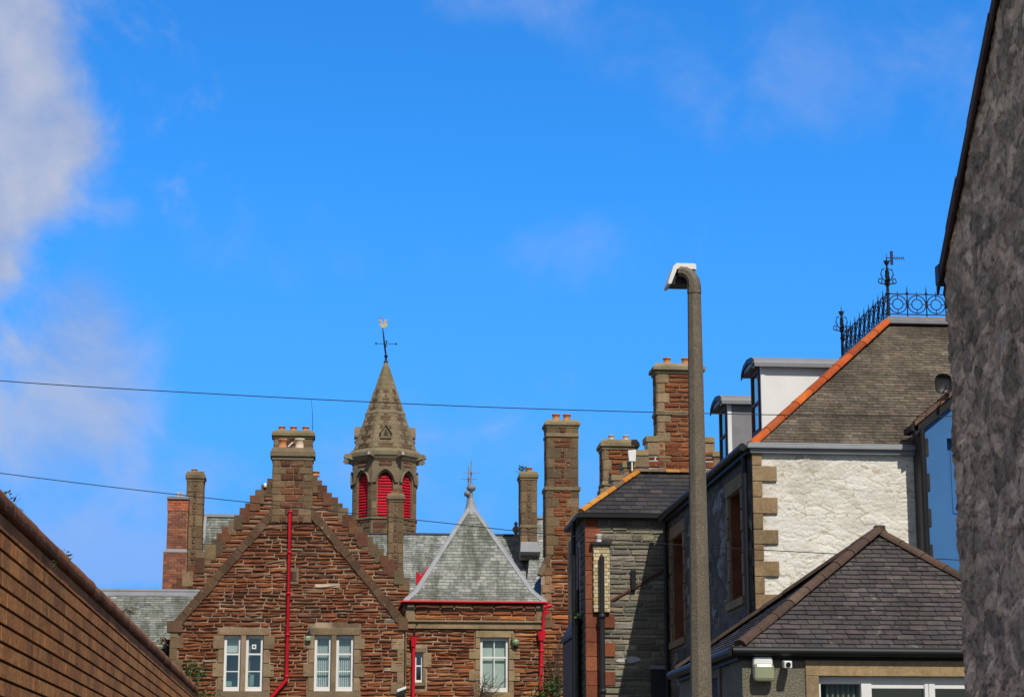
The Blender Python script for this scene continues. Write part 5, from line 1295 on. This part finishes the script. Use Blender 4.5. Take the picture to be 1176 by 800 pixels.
# spire
st = [(Rr * .985, zt(519)), (Rr * .60, zt(476)), (.075, zt(415.5))]
st[1] = ((X_(463, 476, YT) - X_(419, 476, YT)) / 2 / math.cos(math.pi / 8) * .98, zt(476))
mb = MB(); cS = (.21, .165, .10); tops = octo(*st[0]), octo(*st[1]), octo(*st[2])
mb.grid(list(tops), cS, False, True); mb.face(tops[2], cS)
for s in range(2):
    for k in range(8):
        # spire face between corner k and k+1
        A_, B_, C_, D_ = tops[s][k], tops[s][(k + 1) % 8], tops[s + 1][(k + 1) % 8], tops[s + 1][k]
        u_ = (B_ - A_).normalized(); m0, m1 = (A_ + B_) / 2, (C_ + D_) / 2; v_ = (m1 - m0).normalized(); n_ = u_.cross(v_)
        if n_.dot(m0 - V((TC.x, YT, m0.z))) < 0: n_ = -n_
        f = Fr(m0, u_, v_, n_); hA, hB, ht = (B_ - A_).length / 2, (C_ - D_).length / 2, (m1 - m0).length
        rows_ = 8 if s == 0 else 11; hh_ = ht / rows_
        for i in range(rows_):
            z = hh_ * i; w0 = hA + (hB - hA) * (z + hh_) / ht
            if w0 < .05: continue
            if s == 1 and i > 4: stone(mb, f, -w0 + .004, w0 - .004, z + .004, z + hh_ - .004, .012, jit((.20, .165, .095), .09), .01, .1); continue
            wide = i % 2 == 0; c_w = w0 * (.62 if wide else .26)
            for (a_, b_, cf, dp) in ((-w0, -c_w, lambda: jit((.205, .165, .10), .1), .014), (c_w, w0, lambda: jit((.205, .165, .10), .1), .014)):
                stone(mb, f, a_ + .003, b_ - .003, z + .004, z + hh_ - .004, dp, cf(), .012, .15)
            for m in range(2): stone(mb, f, -c_w + .01, c_w - .01, z + hh_ * m / 2 + .006, z + hh_ * (m + 1) / 2 - .006, .025, jit(random.choice([(.15, .095, .06), (.17, .12, .075), (.13, .08, .05)]), .15), .02, .4)
r_, z_ = st[1]
mb.grid([octo(r_ * a, z_ + b) for a, b in ((1.0, -.12), (1.06, -.1), (1.07, -.02), (1.0, .06), (.97, .08))], (.22, .18, .11), False, True)
part(mb, 'spire', 'stone', tw)
for k in (0, 2, 4, 6):
    f = TF[k]; mb = MB(); zb0, zb1 = zt(519.5), zt(499); w_ = .20; cL = (.21, .165, .105); d = ap * .93 - ap; D = -ap * .45
    gp_ = [(-w_, zb0), (w_, zb0), (w_, zb1 - .1), (0, zb1 + .22), (-w_, zb1 - .1)]
    mb.prism(f, gp_, D, d, cL)
    for s in (-1, 1):
        mb.hexa([f.p(s * (w_ + .05), zb1 - .17, D), f.p(0, zb1 + .22, D), f.p(0, zb1 + .22, d + .07), f.p(s * (w_ + .05), zb1 - .17, d + .07), f.p(s * (w_ + .05), zb1 - .10, D), f.p(0, zb1 + .32, D), f.p(0, zb1 + .32, d + .07), f.p(s * (w_ + .05), zb1 - .10, d + .07)], cL)
    mb.prism(f, [(-.10, zb1 - .25), (.10, zb1 - .25), (0, zb1 + .06)], d - .01, d + .012, (.06, .045, .03)); mb.lbox(f, -w_ - .03, w_ + .03, zb1 - .36, zb1 - .29, d, d + .05, cL)
    part(mb, 'lucarne', 'clean_stone', tw)
o = V((TC.x, YT, zt(415.5)))
wv = thing('weather_vane', 'small cockerel weather vane on a black rod at the spire tip', 'weather vane', tuple(o))
mb = MB(); mb.lathe(o, [(.10, -.03), (.10, .02), (.05, .06), (.05, .2), (.09, .25), (.09, .28), (.03, .3)], 10); top = P(439.5, 377, YT); top.y = YT
mb.tube([o + V((0, 0, .25)), V((o.x + (top.x - o.x) * .45, YT, zt(395))), V((top.x, YT, top.z))], [.035, .04, .02], 8); part(mb, 'spindle', 'black', wv)
mb = MB(); zc_ = zt(394.5); mb.tube([V((o.x - .43, YT, zc_)), V((o.x + .43, YT, zc_))], .014, 6); mb.tube([V((o.x, YT - .43, zc_)), V((o.x, YT + .43, zc_))], .014, 6)
for dx, dy in ((-.43, 0), (.43, 0), (0, -.43), (0, .43)): mb.lathe((o.x + dx, YT + dy, zc_), [(.01, -.05), (.045, 0), (.01, .05)], 8)
part(mb, 'cross_arm', 'pipe', wv)
ck = [(-.20, .20), (-.14, .13), (-.16, -.02), (-.08, -.12), (.06, -.13), (.15, -.06), (.17, .04), (.12, .16), (.19, .22), (.10, .26), (.02, .18), (.02, .07), (-.03, .03), (-.06, .14), (-.07, .26), (-.13, .28), (-.15, .23)]
f = front(YT)
mb = MB(); mb.prism(f, [(top.x + .03 + x, top.z + .14 + z) for x, z in ck], -.03, .03); ckk = part(mb, 'cockerel', 'cock', wv, .006)
mb = MB(); mb.prism(f, [(top.x + .03 + x, top.z + .14 + z) for x, z in ((-.155, .285), (-.06, .265), (-.055, .33), (-.08, .31), (-.10, .345), (-.125, .315), (-.15, .335))], -.028, .028); mb.prism(f, [(top.x + .03 + x, top.z + .14 + z) for x, z in ((-.16, .10), (-.13, .10), (-.125, .18), (-.16, .18))], -.032, .032); part(mb, 'comb', 'red', ckk)

# ================================================================== pyramid-roofed wing
YW = 71.0
pw = thing('pyramid_wing', 'small red sandstone wing under a grey pyramid slate roof with red gutter', 'building', (X_(545, 740, YW), YW + 2.5, 0))
fr = front(YW)
px0, px1 = X_(465.5, 740, YW), X_(624, 740, YW); pz = Z_(545, 691.5, YW)
ww = (X_(551.5, 760, YW), X_(584, 760, YW), Z_(560, 794, YW), Z_(560, 732, YW)); w2_ = (X_(476.5, 760, YW), X_(485.5, 760, YW), Z_(480, 783, YW), Z_(480, 749, YW))
mb = MB(); wall_plane(mb, fr, [(px0, 0), (px1, 0), (px1, pz), (px0, pz)], [ww, w2_], 0, .2)
mb.face([V((px0, YW, 0)), V((px0, YW, pz)), V((px0, YW + 5, pz)), V((px0, YW + 5, 0))]); mb.face([V((px1, YW, 0)), V((px1, YW + 5, 0)), V((px1, YW + 5, pz)), V((px1, YW, pz))])
part(mb, 'wall_core', 'mortar', pw)
zm0, zm1 = Z_(545, 722, YW), Z_(545, 712, YW)
mb = MB()
def c_w(a, b): return c_orange(a, b) if random.random() < .6 else c_red(a, b)
def fields(w_, wd, top): return (w_[0] - wd, w_[1] + wd, w_[2] - .2, w_[3] + top)
stones(mb, fr, [(px0 + .03, 2), (px1, 2), (px1, zm0), (px0 + .03, zm0)], [fields(ww, .18, .26), fields(w2_, .14, .22)], (.11, .20), (.25, .9), .045, c_w, .007, .03, .65, 0, 0, .015)
part(mb, 'stonework', 'stone', pw); mb = MB(); stones(mb, fr, [(px0 + .1, zm1), (px1, zm1), (px1, pz - .03), (px0 + .1, pz - .03)], [(px0, px0 + .3, 0, 99), (px1 - .25, px1, 0, 99)], (.16, .2), (.4, 1.1), .05, c_w, .011)
part(mb, 'stonework', 'stone', pw)
mb = MB(); cB = (.28, .20, .115)
mb.lbox(fr, px0, px1 + .0, zm0, zm0 + .10, 0, .10, jit(cB, .05)); mb.lbox(fr, px0, px1, zm0 + .101, zm1 - .07, 0, .05, jit(cB, .05)); mb.lbox(fr, px0, px1, zm1 - .069, zm1, 0, .12, jit(cB, .05))
mb.lbox(fr, px0 + .002, px0 + .29, zm1 + .001, pz - .06, 0, .055, c_tan()); mb.lbox(fr, px1 - .24, px1 - .002, zm1 + .001, pz - .06, 0, .055, c_tan())
part(mb, 'string_course', 'clean_stone', pw, .012)
mb = MB(); surround(mb, fr, *ww, .17, .24, .18, .35, .22, .055, lambda: jit((.30, .215, .115), .1)); part(mb, 'window_surround', 'clean_stone', pw, .008); mb = MB(); surround(mb, fr, *w2_, .10, .17, .12, .42, .2, .055); part(mb, 'window_surround', 'clean_stone', pw, .008)
sash(pw, fr, *ww, .09, 2, (.64,), .64, .032, .085, ('roller', .08), 'white', 'room'); sash(pw, fr, *w2_, .09, 1, (.56,), .56, .03, .05, None, 'white', 'room')
# roof with a bell-cast foot
o = .18; rx0_, rx1_ = X_(463.5, 690, YW - o), X_(628, 690, YW - o); zE = Z_(545, 690, YW - o)
yA = YW + 2.5; yB = YW + 3.9; aP = P(541, 578, yA); xA = aP.x; zA = aP.z
yE0, yE1 = YW - o, yB + (yA - (YW - o))
kx = .155; kz_ = .095
def inset(t): return rx0_ + (xA - rx0_) * t, rx1_ + (xA - rx1_) * t, yE0 + (yA - yE0) * t, yE1 + (yB - yE1) * t
i0, i1, j0, j1 = inset(kx); zM = zE + (zA - zE) * kz_
lo_ = [V((rx0_, yE0, zE)), V((rx1_, yE0, zE)), V((rx1_, yE1, zE)), V((rx0_, yE1, zE))]; mi_ = [V((i0, j0, zM)), V((i1, j0, zM)), V((i1, j1, zM)), V((i0, j1, zM))]
a1_, a2_ = V((xA, yA, zA)), V((xA, yB, zA))
cw_ = lambda a, b: jit(random.choice([(.235, .245, .225), (.27, .28, .255), (.205, .215, .195), (.30, .305, .28), (.18, .19, .17)]), .12)
mb = MB()
slates(mb, [lo_[0], lo_[1], mi_[1], mi_[0]], .14, .25, cw_, .013, .004, .3); slates(mb, [lo_[3], lo_[0], mi_[0], mi_[3]], .14, .25, cw_, .013); slates(mb, [lo_[1], lo_[2], mi_[2], mi_[1]], .14, .25, cw_, .013); slates(mb, [lo_[2], lo_[3], mi_[3], mi_[2]], .3, .3, cw_)
slates(mb, [mi_[0], mi_[1], a1_], .14, .25, cw_, .013, .004, .3); slates(mb, [mi_[3], mi_[0], a1_, a2_], .14, .25, cw_, .013); slates(mb, [mi_[1], mi_[2], a2_, a1_], .14, .25, cw_, .013); slates(mb, [mi_[2], mi_[3], a2_], .3, .3, cw_)
rf = part(mb, 'roof', 'lichen_slate', pw)
mb = MB()
def flat_hip(p0, p1, side, w0, w1):              # a strip of lead dressed down beside the hip
    t = (p1 - p0).normalized(); s_ = (side - p0) - t * (side - p0).dot(t); s_.normalize(); n_ = t.cross(s_)
    if n_.z < 0: n_ = -n_
    u_ = n_ * .03; mb.hexa([p0 + u_ * .2, p0 + s_ * w0 + u_ * .2, p1 + s_ * w1 + u_ * .2, p1 + u_ * .2, p0 + u_, p0 + s_ * w0 + u_, p1 + s_ * w1 + u_, p1 + u_])
for i in range(4):
    e, m_, t = lo_[i], mi_[i], (a1_, a1_, a2_, a2_)[i]
    for j in (-1, 1):
        flat_hip(e, m_, (lo_[(i + j) % 4] + mi_[(i + j) % 4]) / 2, .16, .13); flat_hip(m_, t, mi_[(i + j) % 4], .13, .10)
    mb.tube([e + V((0, 0, .02)), m_ + V((0, 0, .02)), t + V((0, 0, .02))], .03, 6)
mb.tube([a1_ + V((0, 0, .04)), a2_ + V((0, 0, .04))], .08, 8); mb.lathe(a1_ + V((0, 0, -.3)), [(.30, -.12), (.18, .14), (.12, .38), (.08, .5)], 12)
part(mb, 'lead_hip', 'pale_lead', rf)
for e in (a1_, a2_):
    mb = MB(); b_ = e + V((0, 0, .12)); hT = 1.42
    mb.lathe(b_, [(.11, -.1), (.07, .1), (.05, .26), (.05, .30), (.14, .36), (.17, .44), (.13, .51), (.05, .57), (.04, .62), (.028, .8), (.028, .92), (.05, .96), (.03, 1.0), (.015, hT)], 10)
    mb.tube([b_ + V((-.3, 0, .98)), b_ + V((.3, 0, .98))], .012, 6); mb.tube([b_ + V((0, -.3, .98)), b_ + V((0, .3, .98))], .012, 6)
    part(mb, 'finial', 'lead', rf)
mb = MB(); mb.tube([V((rx0_ - .06, yE0 - .07, zE - .03)), V((rx1_ + .04, yE0 - .07, zE - .03))], .042, 10); mb.tube([V((rx0_ - .06, yE0 - .07, zE - .03)), V((rx0_ - .06, yE1, zE - .03))], .042, 8); part(mb, 'gutter', 'red', pw)
mb = MB(); mb.box(rx0_ + .02, rx1_ - .02, YW - .10, YW - .002, pz - .05, zE - .04); mb.box(rx0_ + .03, px0 - .002, YW - .098, YW + 5, pz - .3, zE - .05); part(mb, 'eaves_board', 'pipe', pw)
mb = MB(); x = X_(474.5, 770, YW); zh = Z_(474, 737, YW); y = YW - .12
mb.tube([V((x, y, zh - .05)), V((x, y, 1.5))], .062, 10); mb.hexa([V((x - .07, y - .09, zh - .16)), V((x + .07, y - .09, zh - .16)), V((x + .07, y + .09, zh - .16)), V((x - .07, y + .09, zh - .16)), V((x - .10, y - .12, zh + .17)), V((x + .13, y - .12, zh + .17)), V((x + .13, y + .1, zh + .17)), V((x - .10, y + .1, zh + .17))]); part(mb, 'downpipe', 'red', pw)
mb = MB(); mb.tube([V((x + .03, y + .02, zh + .15)), V((x + .03, y + .04, zh + .4)), V((x + .12, y + .05, zh + .62))], .028, 6); part(mb, 'overflow_pipe', 'black', pw)
mb = MB(); xg, xh = X_(623.5, 710, YW), X_(621.5, 735, YW); zh = Z_(621, 730, YW)
mb.tube([V((rx1_ + .0, y - .1, zE - .08)), V((xg, y - .02, zE - .45)), V((xg, y, zh + .15))], .055, 10); mb.tube([V((xh, y, zh - .1)), V((xh, y, Z_(620, 765, YW))), V((xh - .02, y, Z_(620, 766, YW))), V((xh - .02, y, Z_(620, 792, YW)))], .06, 10)
mb.hexa([V((xh - .09, y - .1, zh - .16)), V((xh + .09, y - .1, zh - .16)), V((xh + .09, y + .1, zh - .16)), V((xh - .09, y + .1, zh - .16)), V((xh - .14, y - .13, zh + .14)), V((xh + .14, y - .13, zh + .14)), V((xh + .14, y + .1, zh + .14)), V((xh - .14, y + .1, zh + .14))])
mb.tube([V((rx1_ - .1, y - .08, zE - .18)), V((rx1_ + .16, y - .08, zE - .12))], .06, 8); mb.tube([V((xg, y, zE - .42)), V((rx1_ + .1, y - .02, zE - .32))], .04, 8)
for zz in (zh - .5, zh - 1.0): mb.lathe((xh, y, zz), [(.06, -.04), (.08, -.03), (.08, .03), (.06, .04)], 10)
part(mb, 'downpipe', 'red', pw, label='red downpipe with square hopper head')
c = P(592, 737, YW - .1)
lm = thing('wall_light', 'rounded green bulkhead light on red sandstone right of the single white window', 'wall lamp', (c.x, YW, c.z - .14))
mb = MB(); mb.lathe((c.x, YW - .13, c.z), [(.02, -.13), (.10, -.10), (.125, -.02), (.12, .06), (.07, .10)], 12); part(mb, 'cover', 'greenlamp', lm)
mb = MB(); mb.lbox(fr, c.x - .14, c.x + .03, c.z + .08, c.z + .13, .04, .2); mb.lbox(fr, c.x - .13, c.x - .09, c.z + .08, c.z + .30, .0, .08); part(mb, 'bracket', 'conc', lm)
c = P(461.5, 793, YS0 - .3)
fl_ = thing('security_camera', 'white box camera on the corner between school gable and pyramid wing', 'camera', (c.x, YS0, c.z - .1))
mb = MB(); mb.hexa([c + V(q_) for q_ in ((-.16, -.15, -.05), (.14, -.1, .07), (.14, .15, .07), (-.16, .1, -.05), (-.16, -.15, .04), (.14, -.1, .16), (.14, .15, .16), (-.16, .1, .04))]); part(mb, 'housing', 'white', fl_, .012)
mb = MB(); mb.hexa([c + V(q_) for q_ in ((-.22, -.16, -.17), (.06, -.1, -.13), (.06, .1, -.13), (-.22, .1, -.17), (-.17, -.15, -.055), (.13, -.1, .065), (.13, .1, .065), (-.17, .1, -.055))]); mb.tube([c + V((.1, 0, .05)), c + V((.12, .3, -.02))], .03, 8); part(mb, 'lens_hood', 'pipe', fl_)

# ================================================================== red sandstone wall-head with the tall chimney
YN = 72.2
tn = thing('chimney_gable', 'red sandstone gable end carrying the tallest slender chimney with two pots', 'building', (X_(645, 740, YN), YN + 2, 0))
fr = front(YN)
nx0, nx1 = X_(622, 740, YN), X_(690, 740, YN); nz1 = Z_(640, 634, YN); cs0, cs1 = X_(628.5, 600, YN), X_(664, 600, YN)
mb = MB(); pl_ = [(nx0, 0), (nx1, 0), (nx1, nz1 - 1), (cs1, nz1), (cs0, nz1), (nx0, nz1 - .55)]
wall_plane(mb, fr, pl_); mb.box(nx0 + .01, nx1, YN + .01, YN + 4, 0, nz1 - 1.1); part(mb, 'wall_core', 'mortar', tn)
mb = MB(); stones(mb, fr, [(nx0, 2), (nx1, 2), (nx1, nz1 - 1), (cs1, nz1), (cs0, nz1), (nx0, nz1 - .55)], [(nx0, cs0 + .12, nz1 - 2.6, nz1 + 1)], (.12, .205), (.3, .9), .05, lambda a, b: c_orange(a, b) if random.random() < .35 else c_red(a, b), .008, .035, .5, 0, 0, .015)
for i in range(8): stone(mb, fr, nx0 + .02 + (.1 if i % 2 else 0), cs0 + .11 + (0 if i % 2 else .14), nz1 - 2.6 + i * .3 + .005, nz1 - 2.6 + (i + 1) * .3 - .005, .045, jit(random.choice([(.22, .12, .065), (.25, .15, .085)]), .12), .012, .15)
part(mb, 'stonework', 'stone', tn)
mb = MB(); f0 = (nx0 - .12, nz1 - .75); f1 = (cs0 + .02, nz1 + .02); skew(mb, f0, f1, .16, -.4, .09, 2, DTAN); part(mb, 'coping', 'clean_stone', tn, .01)
zs1, zs2 = Z_(645, 482, YN), Z_(645, 490.5, YN); zst = Z_(645, 561, YN)
ch = chimney(tn, cs0, cs1, YN - .05, YN + .85, zst, zs1, zs2 - .02, .085, [(X_(640, 478, YN), 'pot'), (X_(652.5, 478, YN), 'pot')], 'tan', .36, .44, .24, [Z_(645, 500, YN)], (.24, .19, .11), .27, .145)
mb = MB(); x0_, x1_ = cs0 - .045, cs1 + .03; mb.box(x0_, x1_, YN - .08, YN + .88, nz1 - .1, zst, (.2, .14, .08)); quoin_face(mb, front(YN - .08), x0_, x1_, nz1 - .1, zst, .34, .44, .26, c_dtan, c_red); quoin_face(mb, left(x0_), -(YN + .88), -(YN - .08), nz1 - .1, zst, .34, .4, .26, c_dtan, c_dull)
mb.box(x0_ - .05, x1_ + .05, YN - .13, YN + .93, zst - .06, zst + .06, (.22, .17, .1)); part(mb, 'chimney_base', 'stone', tn)
mb = MB(); c = P(617, 672, YN + .4); mb.hexa([c + V(q_) for q_ in ((-.14, 0, -.32), (.13, 0, -.38), (.13, .3, -.38), (-.14, .3, -.32), (-.05, 0, .1), (.13, 0, .34), (.13, .3, .34), (-.05, .3, .1))]); part(mb, 'blue_panel', 'blue', tn)

# ================================================================== street lamp on an octagonal concrete column
YPO = 19.0
pb, ptp = P(805.3, 800, YPO), P(797.2, 330, YPO)
lp = thing('street_lamp', 'tall weathered concrete street lamp column with small white lantern at its top', 'street lamp', (pb.x, YPO, 0))
r_at = lambda px: px / 2 * YPO / FPX
mb = MB(); x = (pb.x + ptp.x) / 2; zt1 = Z_(797, 338, YPO)
def oc(x_, y_, z_, r): return [V((x_ + r * math.cos(math.pi / 8 + k * math.pi / 4), y_ + r * math.sin(math.pi / 8 + k * math.pi / 4), z_)) for k in range(8)]
xb_, xt_ = pb.x, ptp.x
def xz(z): return xb_ + (xt_ - xb_) * (z - pb.z) / (ptp.z - pb.z)
rz = lambda z: (r_at(24.5) + (r_at(15.8) - r_at(24.5)) * (z - pb.z) / (ptp.z - pb.z)) * 1.05
zs_ = [0.0, .9, .9, zt1]
rows = [oc(xz(0), YPO, 0, .19), oc(xz(1.0), YPO, 1.0, .19), oc(xz(1.15), YPO, 1.15, rz(1.15))] + [oc(xz(z), YPO, z, rz(z)) for z in [1.15 + (zt1 - 1.15) * i / 8 for i in range(1, 9)]]
mb.grid(rows, (.2, .2, .2), False, True); mb.face(rows[-1]); part(mb, 'column', 'conc', lp, .006)
# bracket curving forward-left to the lantern
mb = MB(); z0_ = zt1 + .008; rt_ = rz(zt1) * 1.03; dirb = V((-.86, .5, 0)).normalized(); cxx = xz(zt1)
zend = Z_(790, 311, YPO) 
H_ = .30; rows = []
path = [V((cxx, YPO, z0_)), V((cxx, YPO, z0_ + .08)), V((cxx, YPO, z0_ + .13)) + dirb * .008, V((cxx, YPO, z0_ + .18)) + dirb * .035, V((cxx, YPO, z0_ + .215)) + dirb * .08, V((cxx, YPO, z0_ + .228)) + dirb * .14]
nrm = V((-dirb.y, dirb.x, 0))
for i, p_ in enumerate(path):
    t = (path[min(i + 1, len(path) - 1)] - path[max(i - 1, 0)]).normalized(); up_ = nrm.cross(t); rr_ = rt_ * (1 - .05 * i)
    rows.append([p_ + (nrm * math.cos(a) + up_ * math.sin(a)) * rr_ for a in [math.pi / 8 + k * math.pi / 4 for k in range(8)]])
mb.grid(rows, (.2, .2, .2), False, True); mb.face(rows[0][::-1]); mb.face(rows[-1]); part(mb, 'bracket', 'conc', lp)
# lantern: ridged canopy over an open tray
la = P(769, 326, YPO - .12); lb = P(800, 303, YPO - .12)
mb = MB(); yF, yBk = YPO + .05, YPO + .33
xL, xR = X_(767.5, 325, YPO + .05), X_(799.5, 303, YPO + .05); zB, zT = Z_(780, 326, YPO + .05), Z_(780, 302, YPO + .05); xk = X_(777, 303, YPO + .05)
prof = [(xL, zB), (xL + .005, zB + .035), (xk - .03, zT - .03), (xk, zT), (xR - .01, zT), (xR, zT - .02), (xR, zT - .06), (xR - .015, zT - .055), (xk + .005, zT - .055), (xL + .03, zB + .004)]
def ins(t): return [((x_ - (xL + xR) / 2) * t + (xL + xR) / 2, z_) for x_, z_ in prof]
rows = [[V((x_, y_, z_)) for x_, z_ in ins(t)] for y_, t in ((yF, 1.0), (yF + .04, 1.0), (yBk - .02, 1.0), (yBk, .95))]
mb.grid(rows, (.6, .6, .6), False, True); mb.face(rows[-1][::-1]); mb.face(rows[0])
part(mb, 'lantern_hood', 'white', lp, .004)
mb = MB(); mb.hexa([V((xL + .03, yF + .05, zB + .012)), V((xR - .05, yF + .05, zB + .012)), V((xR - .05, yBk - .03, zB + .012)), V((xL + .03, yBk - .03, zB + .012)), V((xk, yF + .05, zT - .06)), V((xR - .03, yF + .05, zT - .06)), V((xR - .03, yBk - .03, zT - .06)), V((xk, yBk - .03, zT - .06))])
part(mb, 'lantern_tray', 'pipe', lp)

# ================================================================== overhead cables
def cable(name, pts, r, lab):
    mb = MB(); c = [V(p_) for p_ in pts]; full = []
    for i in range(len(c) - 1):
        a_, b_ = c[i], c[i + 1]; pa_ = c[i - 1] if i else a_ * 2 - b_; pb_ = c[i + 2] if i + 2 < len(c) else b_ * 2 - a_
        for k in range(10):
            t = k / 10; full.append(.5 * ((2 * a_) + (b_ - pa_) * t + (2 * pa_ - 5 * a_ + 4 * b_ - pb_) * t * t + (3 * a_ - pa_ - 3 * b_ + pb_) * t ** 3))
    full.append(c[-1]); mb.tube(full, r, 6); o_ = mb.build(name, M['wire']); place(o_, full[0]); tag(o_, lab, 'cable')
YZ = 33.0
cable('overhead_cable', [P(-260, 412, YZ), P(0, 437, YZ), P(235, 451.5, YZ), P(470, 463.5, YZ), P(640, 470, YZ), P(830, 475, YZ), P(1000, 477.5, YZ), P(1150, 478, YZ)], .0075, 'upper black overhead cable crossing the sky in front of the spire')
cable('overhead_cable', [P(-260, 509, YZ), P(0, 543, YZ), P(150, 561.5, YZ), P(290, 577, YZ), P(500, 599, YZ), P(620, 612, YZ), P(790, 626, YZ - .6), P(930, 634, YZ - 1.2), P(1150, 645, YZ - 2)], .007, 'lower black overhead cable passing across the sandstone gable and pyramid roof')

# ================================================================== plants
def plant(name, c, rad, n, size, pal, lab, group=None, stems=0):
    mb = MB(); leaves(mb, c, rad, n, size, pal)
    c = V(c)
    for _ in range(stems):
        d = V((random.uniform(-1, 1) * rad[0], random.uniform(-1, 1) * rad[1], rad[2] * random.uniform(.4, 1.1))); b_ = c + V((d.x * .2, d.y * .2, -rad[2])); mb.tube([b_, b_ + d * .6, b_ + d * 1.3 + V((0, 0, .2 * rad[2]))], size * .07, 4, (.08, .06, .03))
    o_ = mb.build(name, M['leaf']); place(o_, c - V((0, 0, rad[2]))); tag(o_, lab, 'plant', group)
G_ = 'wild plants on walls and chimneys'
RUST = [(.10, .04, .03), (.14, .06, .035), (.06, .06, .025), (.09, .07, .03)]
xw_ = XW - .02
def topw(px): y = 8.0
def on_wall(px, py, dx=-.02): return PX(px, py, XW + dx)
plant('wall_weed', on_wall(4, 574), (.05, .12, .035), 60, .011, GREENS + RUST, 'biggest dark weed on the wall coping at the picture edge', G_, 4)
plant('wall_weed', on_wall(20, 590), (.035, .10, .025), 40, .009, GREENS + RUST, 'dark leafy weed on the coping second from the picture edge', G_, 3)
plant('wall_weed', on_wall(75, 637), (.03, .10, .025), 34, .010, RUST + GREENS[:1], 'reddish weed alone halfway along the wall coping', G_, 4)
plant('wall_weed', on_wall(148, 702), (.03, .2, .02), 40, .012, RUST, 'low reddish moss tuft on the coping before the slate wing', G_)
plant('wall_weed', on_wall(186, 735), (.04, .25, .035), 60, .014, RUST + GREENS[:1], 'dark reddish tuft on the coping near the end of the wall', G_)
plant('wall_weed', PX(62, 648, XW + .04), (.01, .12, .015), 26, .009, RUST + GREENS, 'small weed rooted in the joint just below the coping', G_)
plant('shrub', P(222, 772, 69.2), (.42, .35, .40), 420, .055, GREENS, 'green shrub against the school gable just past the brown wall end', None, 8)
plant('shrub', P(230, 800, 69.2), (.6, .35, .4), 260, .055, GREENS + [(.12, .10, .04)], 'yellowish green low shrub in the corner under the gable wall', None, 6)
plant('shrub', P(633, 789, 70.3), (.40, .3, .42), 460, .06, GREENS, 'dark green shrub at the foot of the red hopper downpipe', None, 8)
plant('shrub', P(618, 803, 70.3), (.5, .3, .3), 260, .06, GREENS, 'low green shrub under the pyramid wing window', None, 4)
# bare climber on the chimney gable wall and bare shrub under the window
def bare(name, base, spread, h, n, lab):
    mb = MB()
    for _ in range(n):
        p_ = V(base) + V((random.uniform(-.2, .2) * spread, random.uniform(-.1, .1), 0)); d = V((random.uniform(-1, 1) * spread, random.uniform(-.15, .1), h * random.uniform(.5, 1.0))); pts = [p_]
        for k in range(5): pts.append(pts[-1] + d / 5 + V((random.gauss(0, .06), random.gauss(0, .02), random.gauss(0, .03))))
        mb.tube(pts, [.014, .012, .010, .008, .006, .004], 5)
        for k in (2, 3, 4):
            e = pts[k]; s_ = V((random.gauss(0, .25), random.gauss(0, .05), random.uniform(0, .25))); mb.tube([e, e + s_ * .6, e + s_ + V((random.gauss(0, .04), 0, .05))], [.007, .005, .003], 4)
    o_ = mb.build(name, M['twig']); place(o_, base); tag(o_, lab, 'plant')
bare('bare_shrub', P(556, 806, 70.6), .75, .95, 22, 'bare leafless shrub in front of the single white window')
bare('bare_climber', P(640, 800, YN - .14), .5, 2.6, 16, 'bare brown climber stems on the red wall below the tallest chimney')
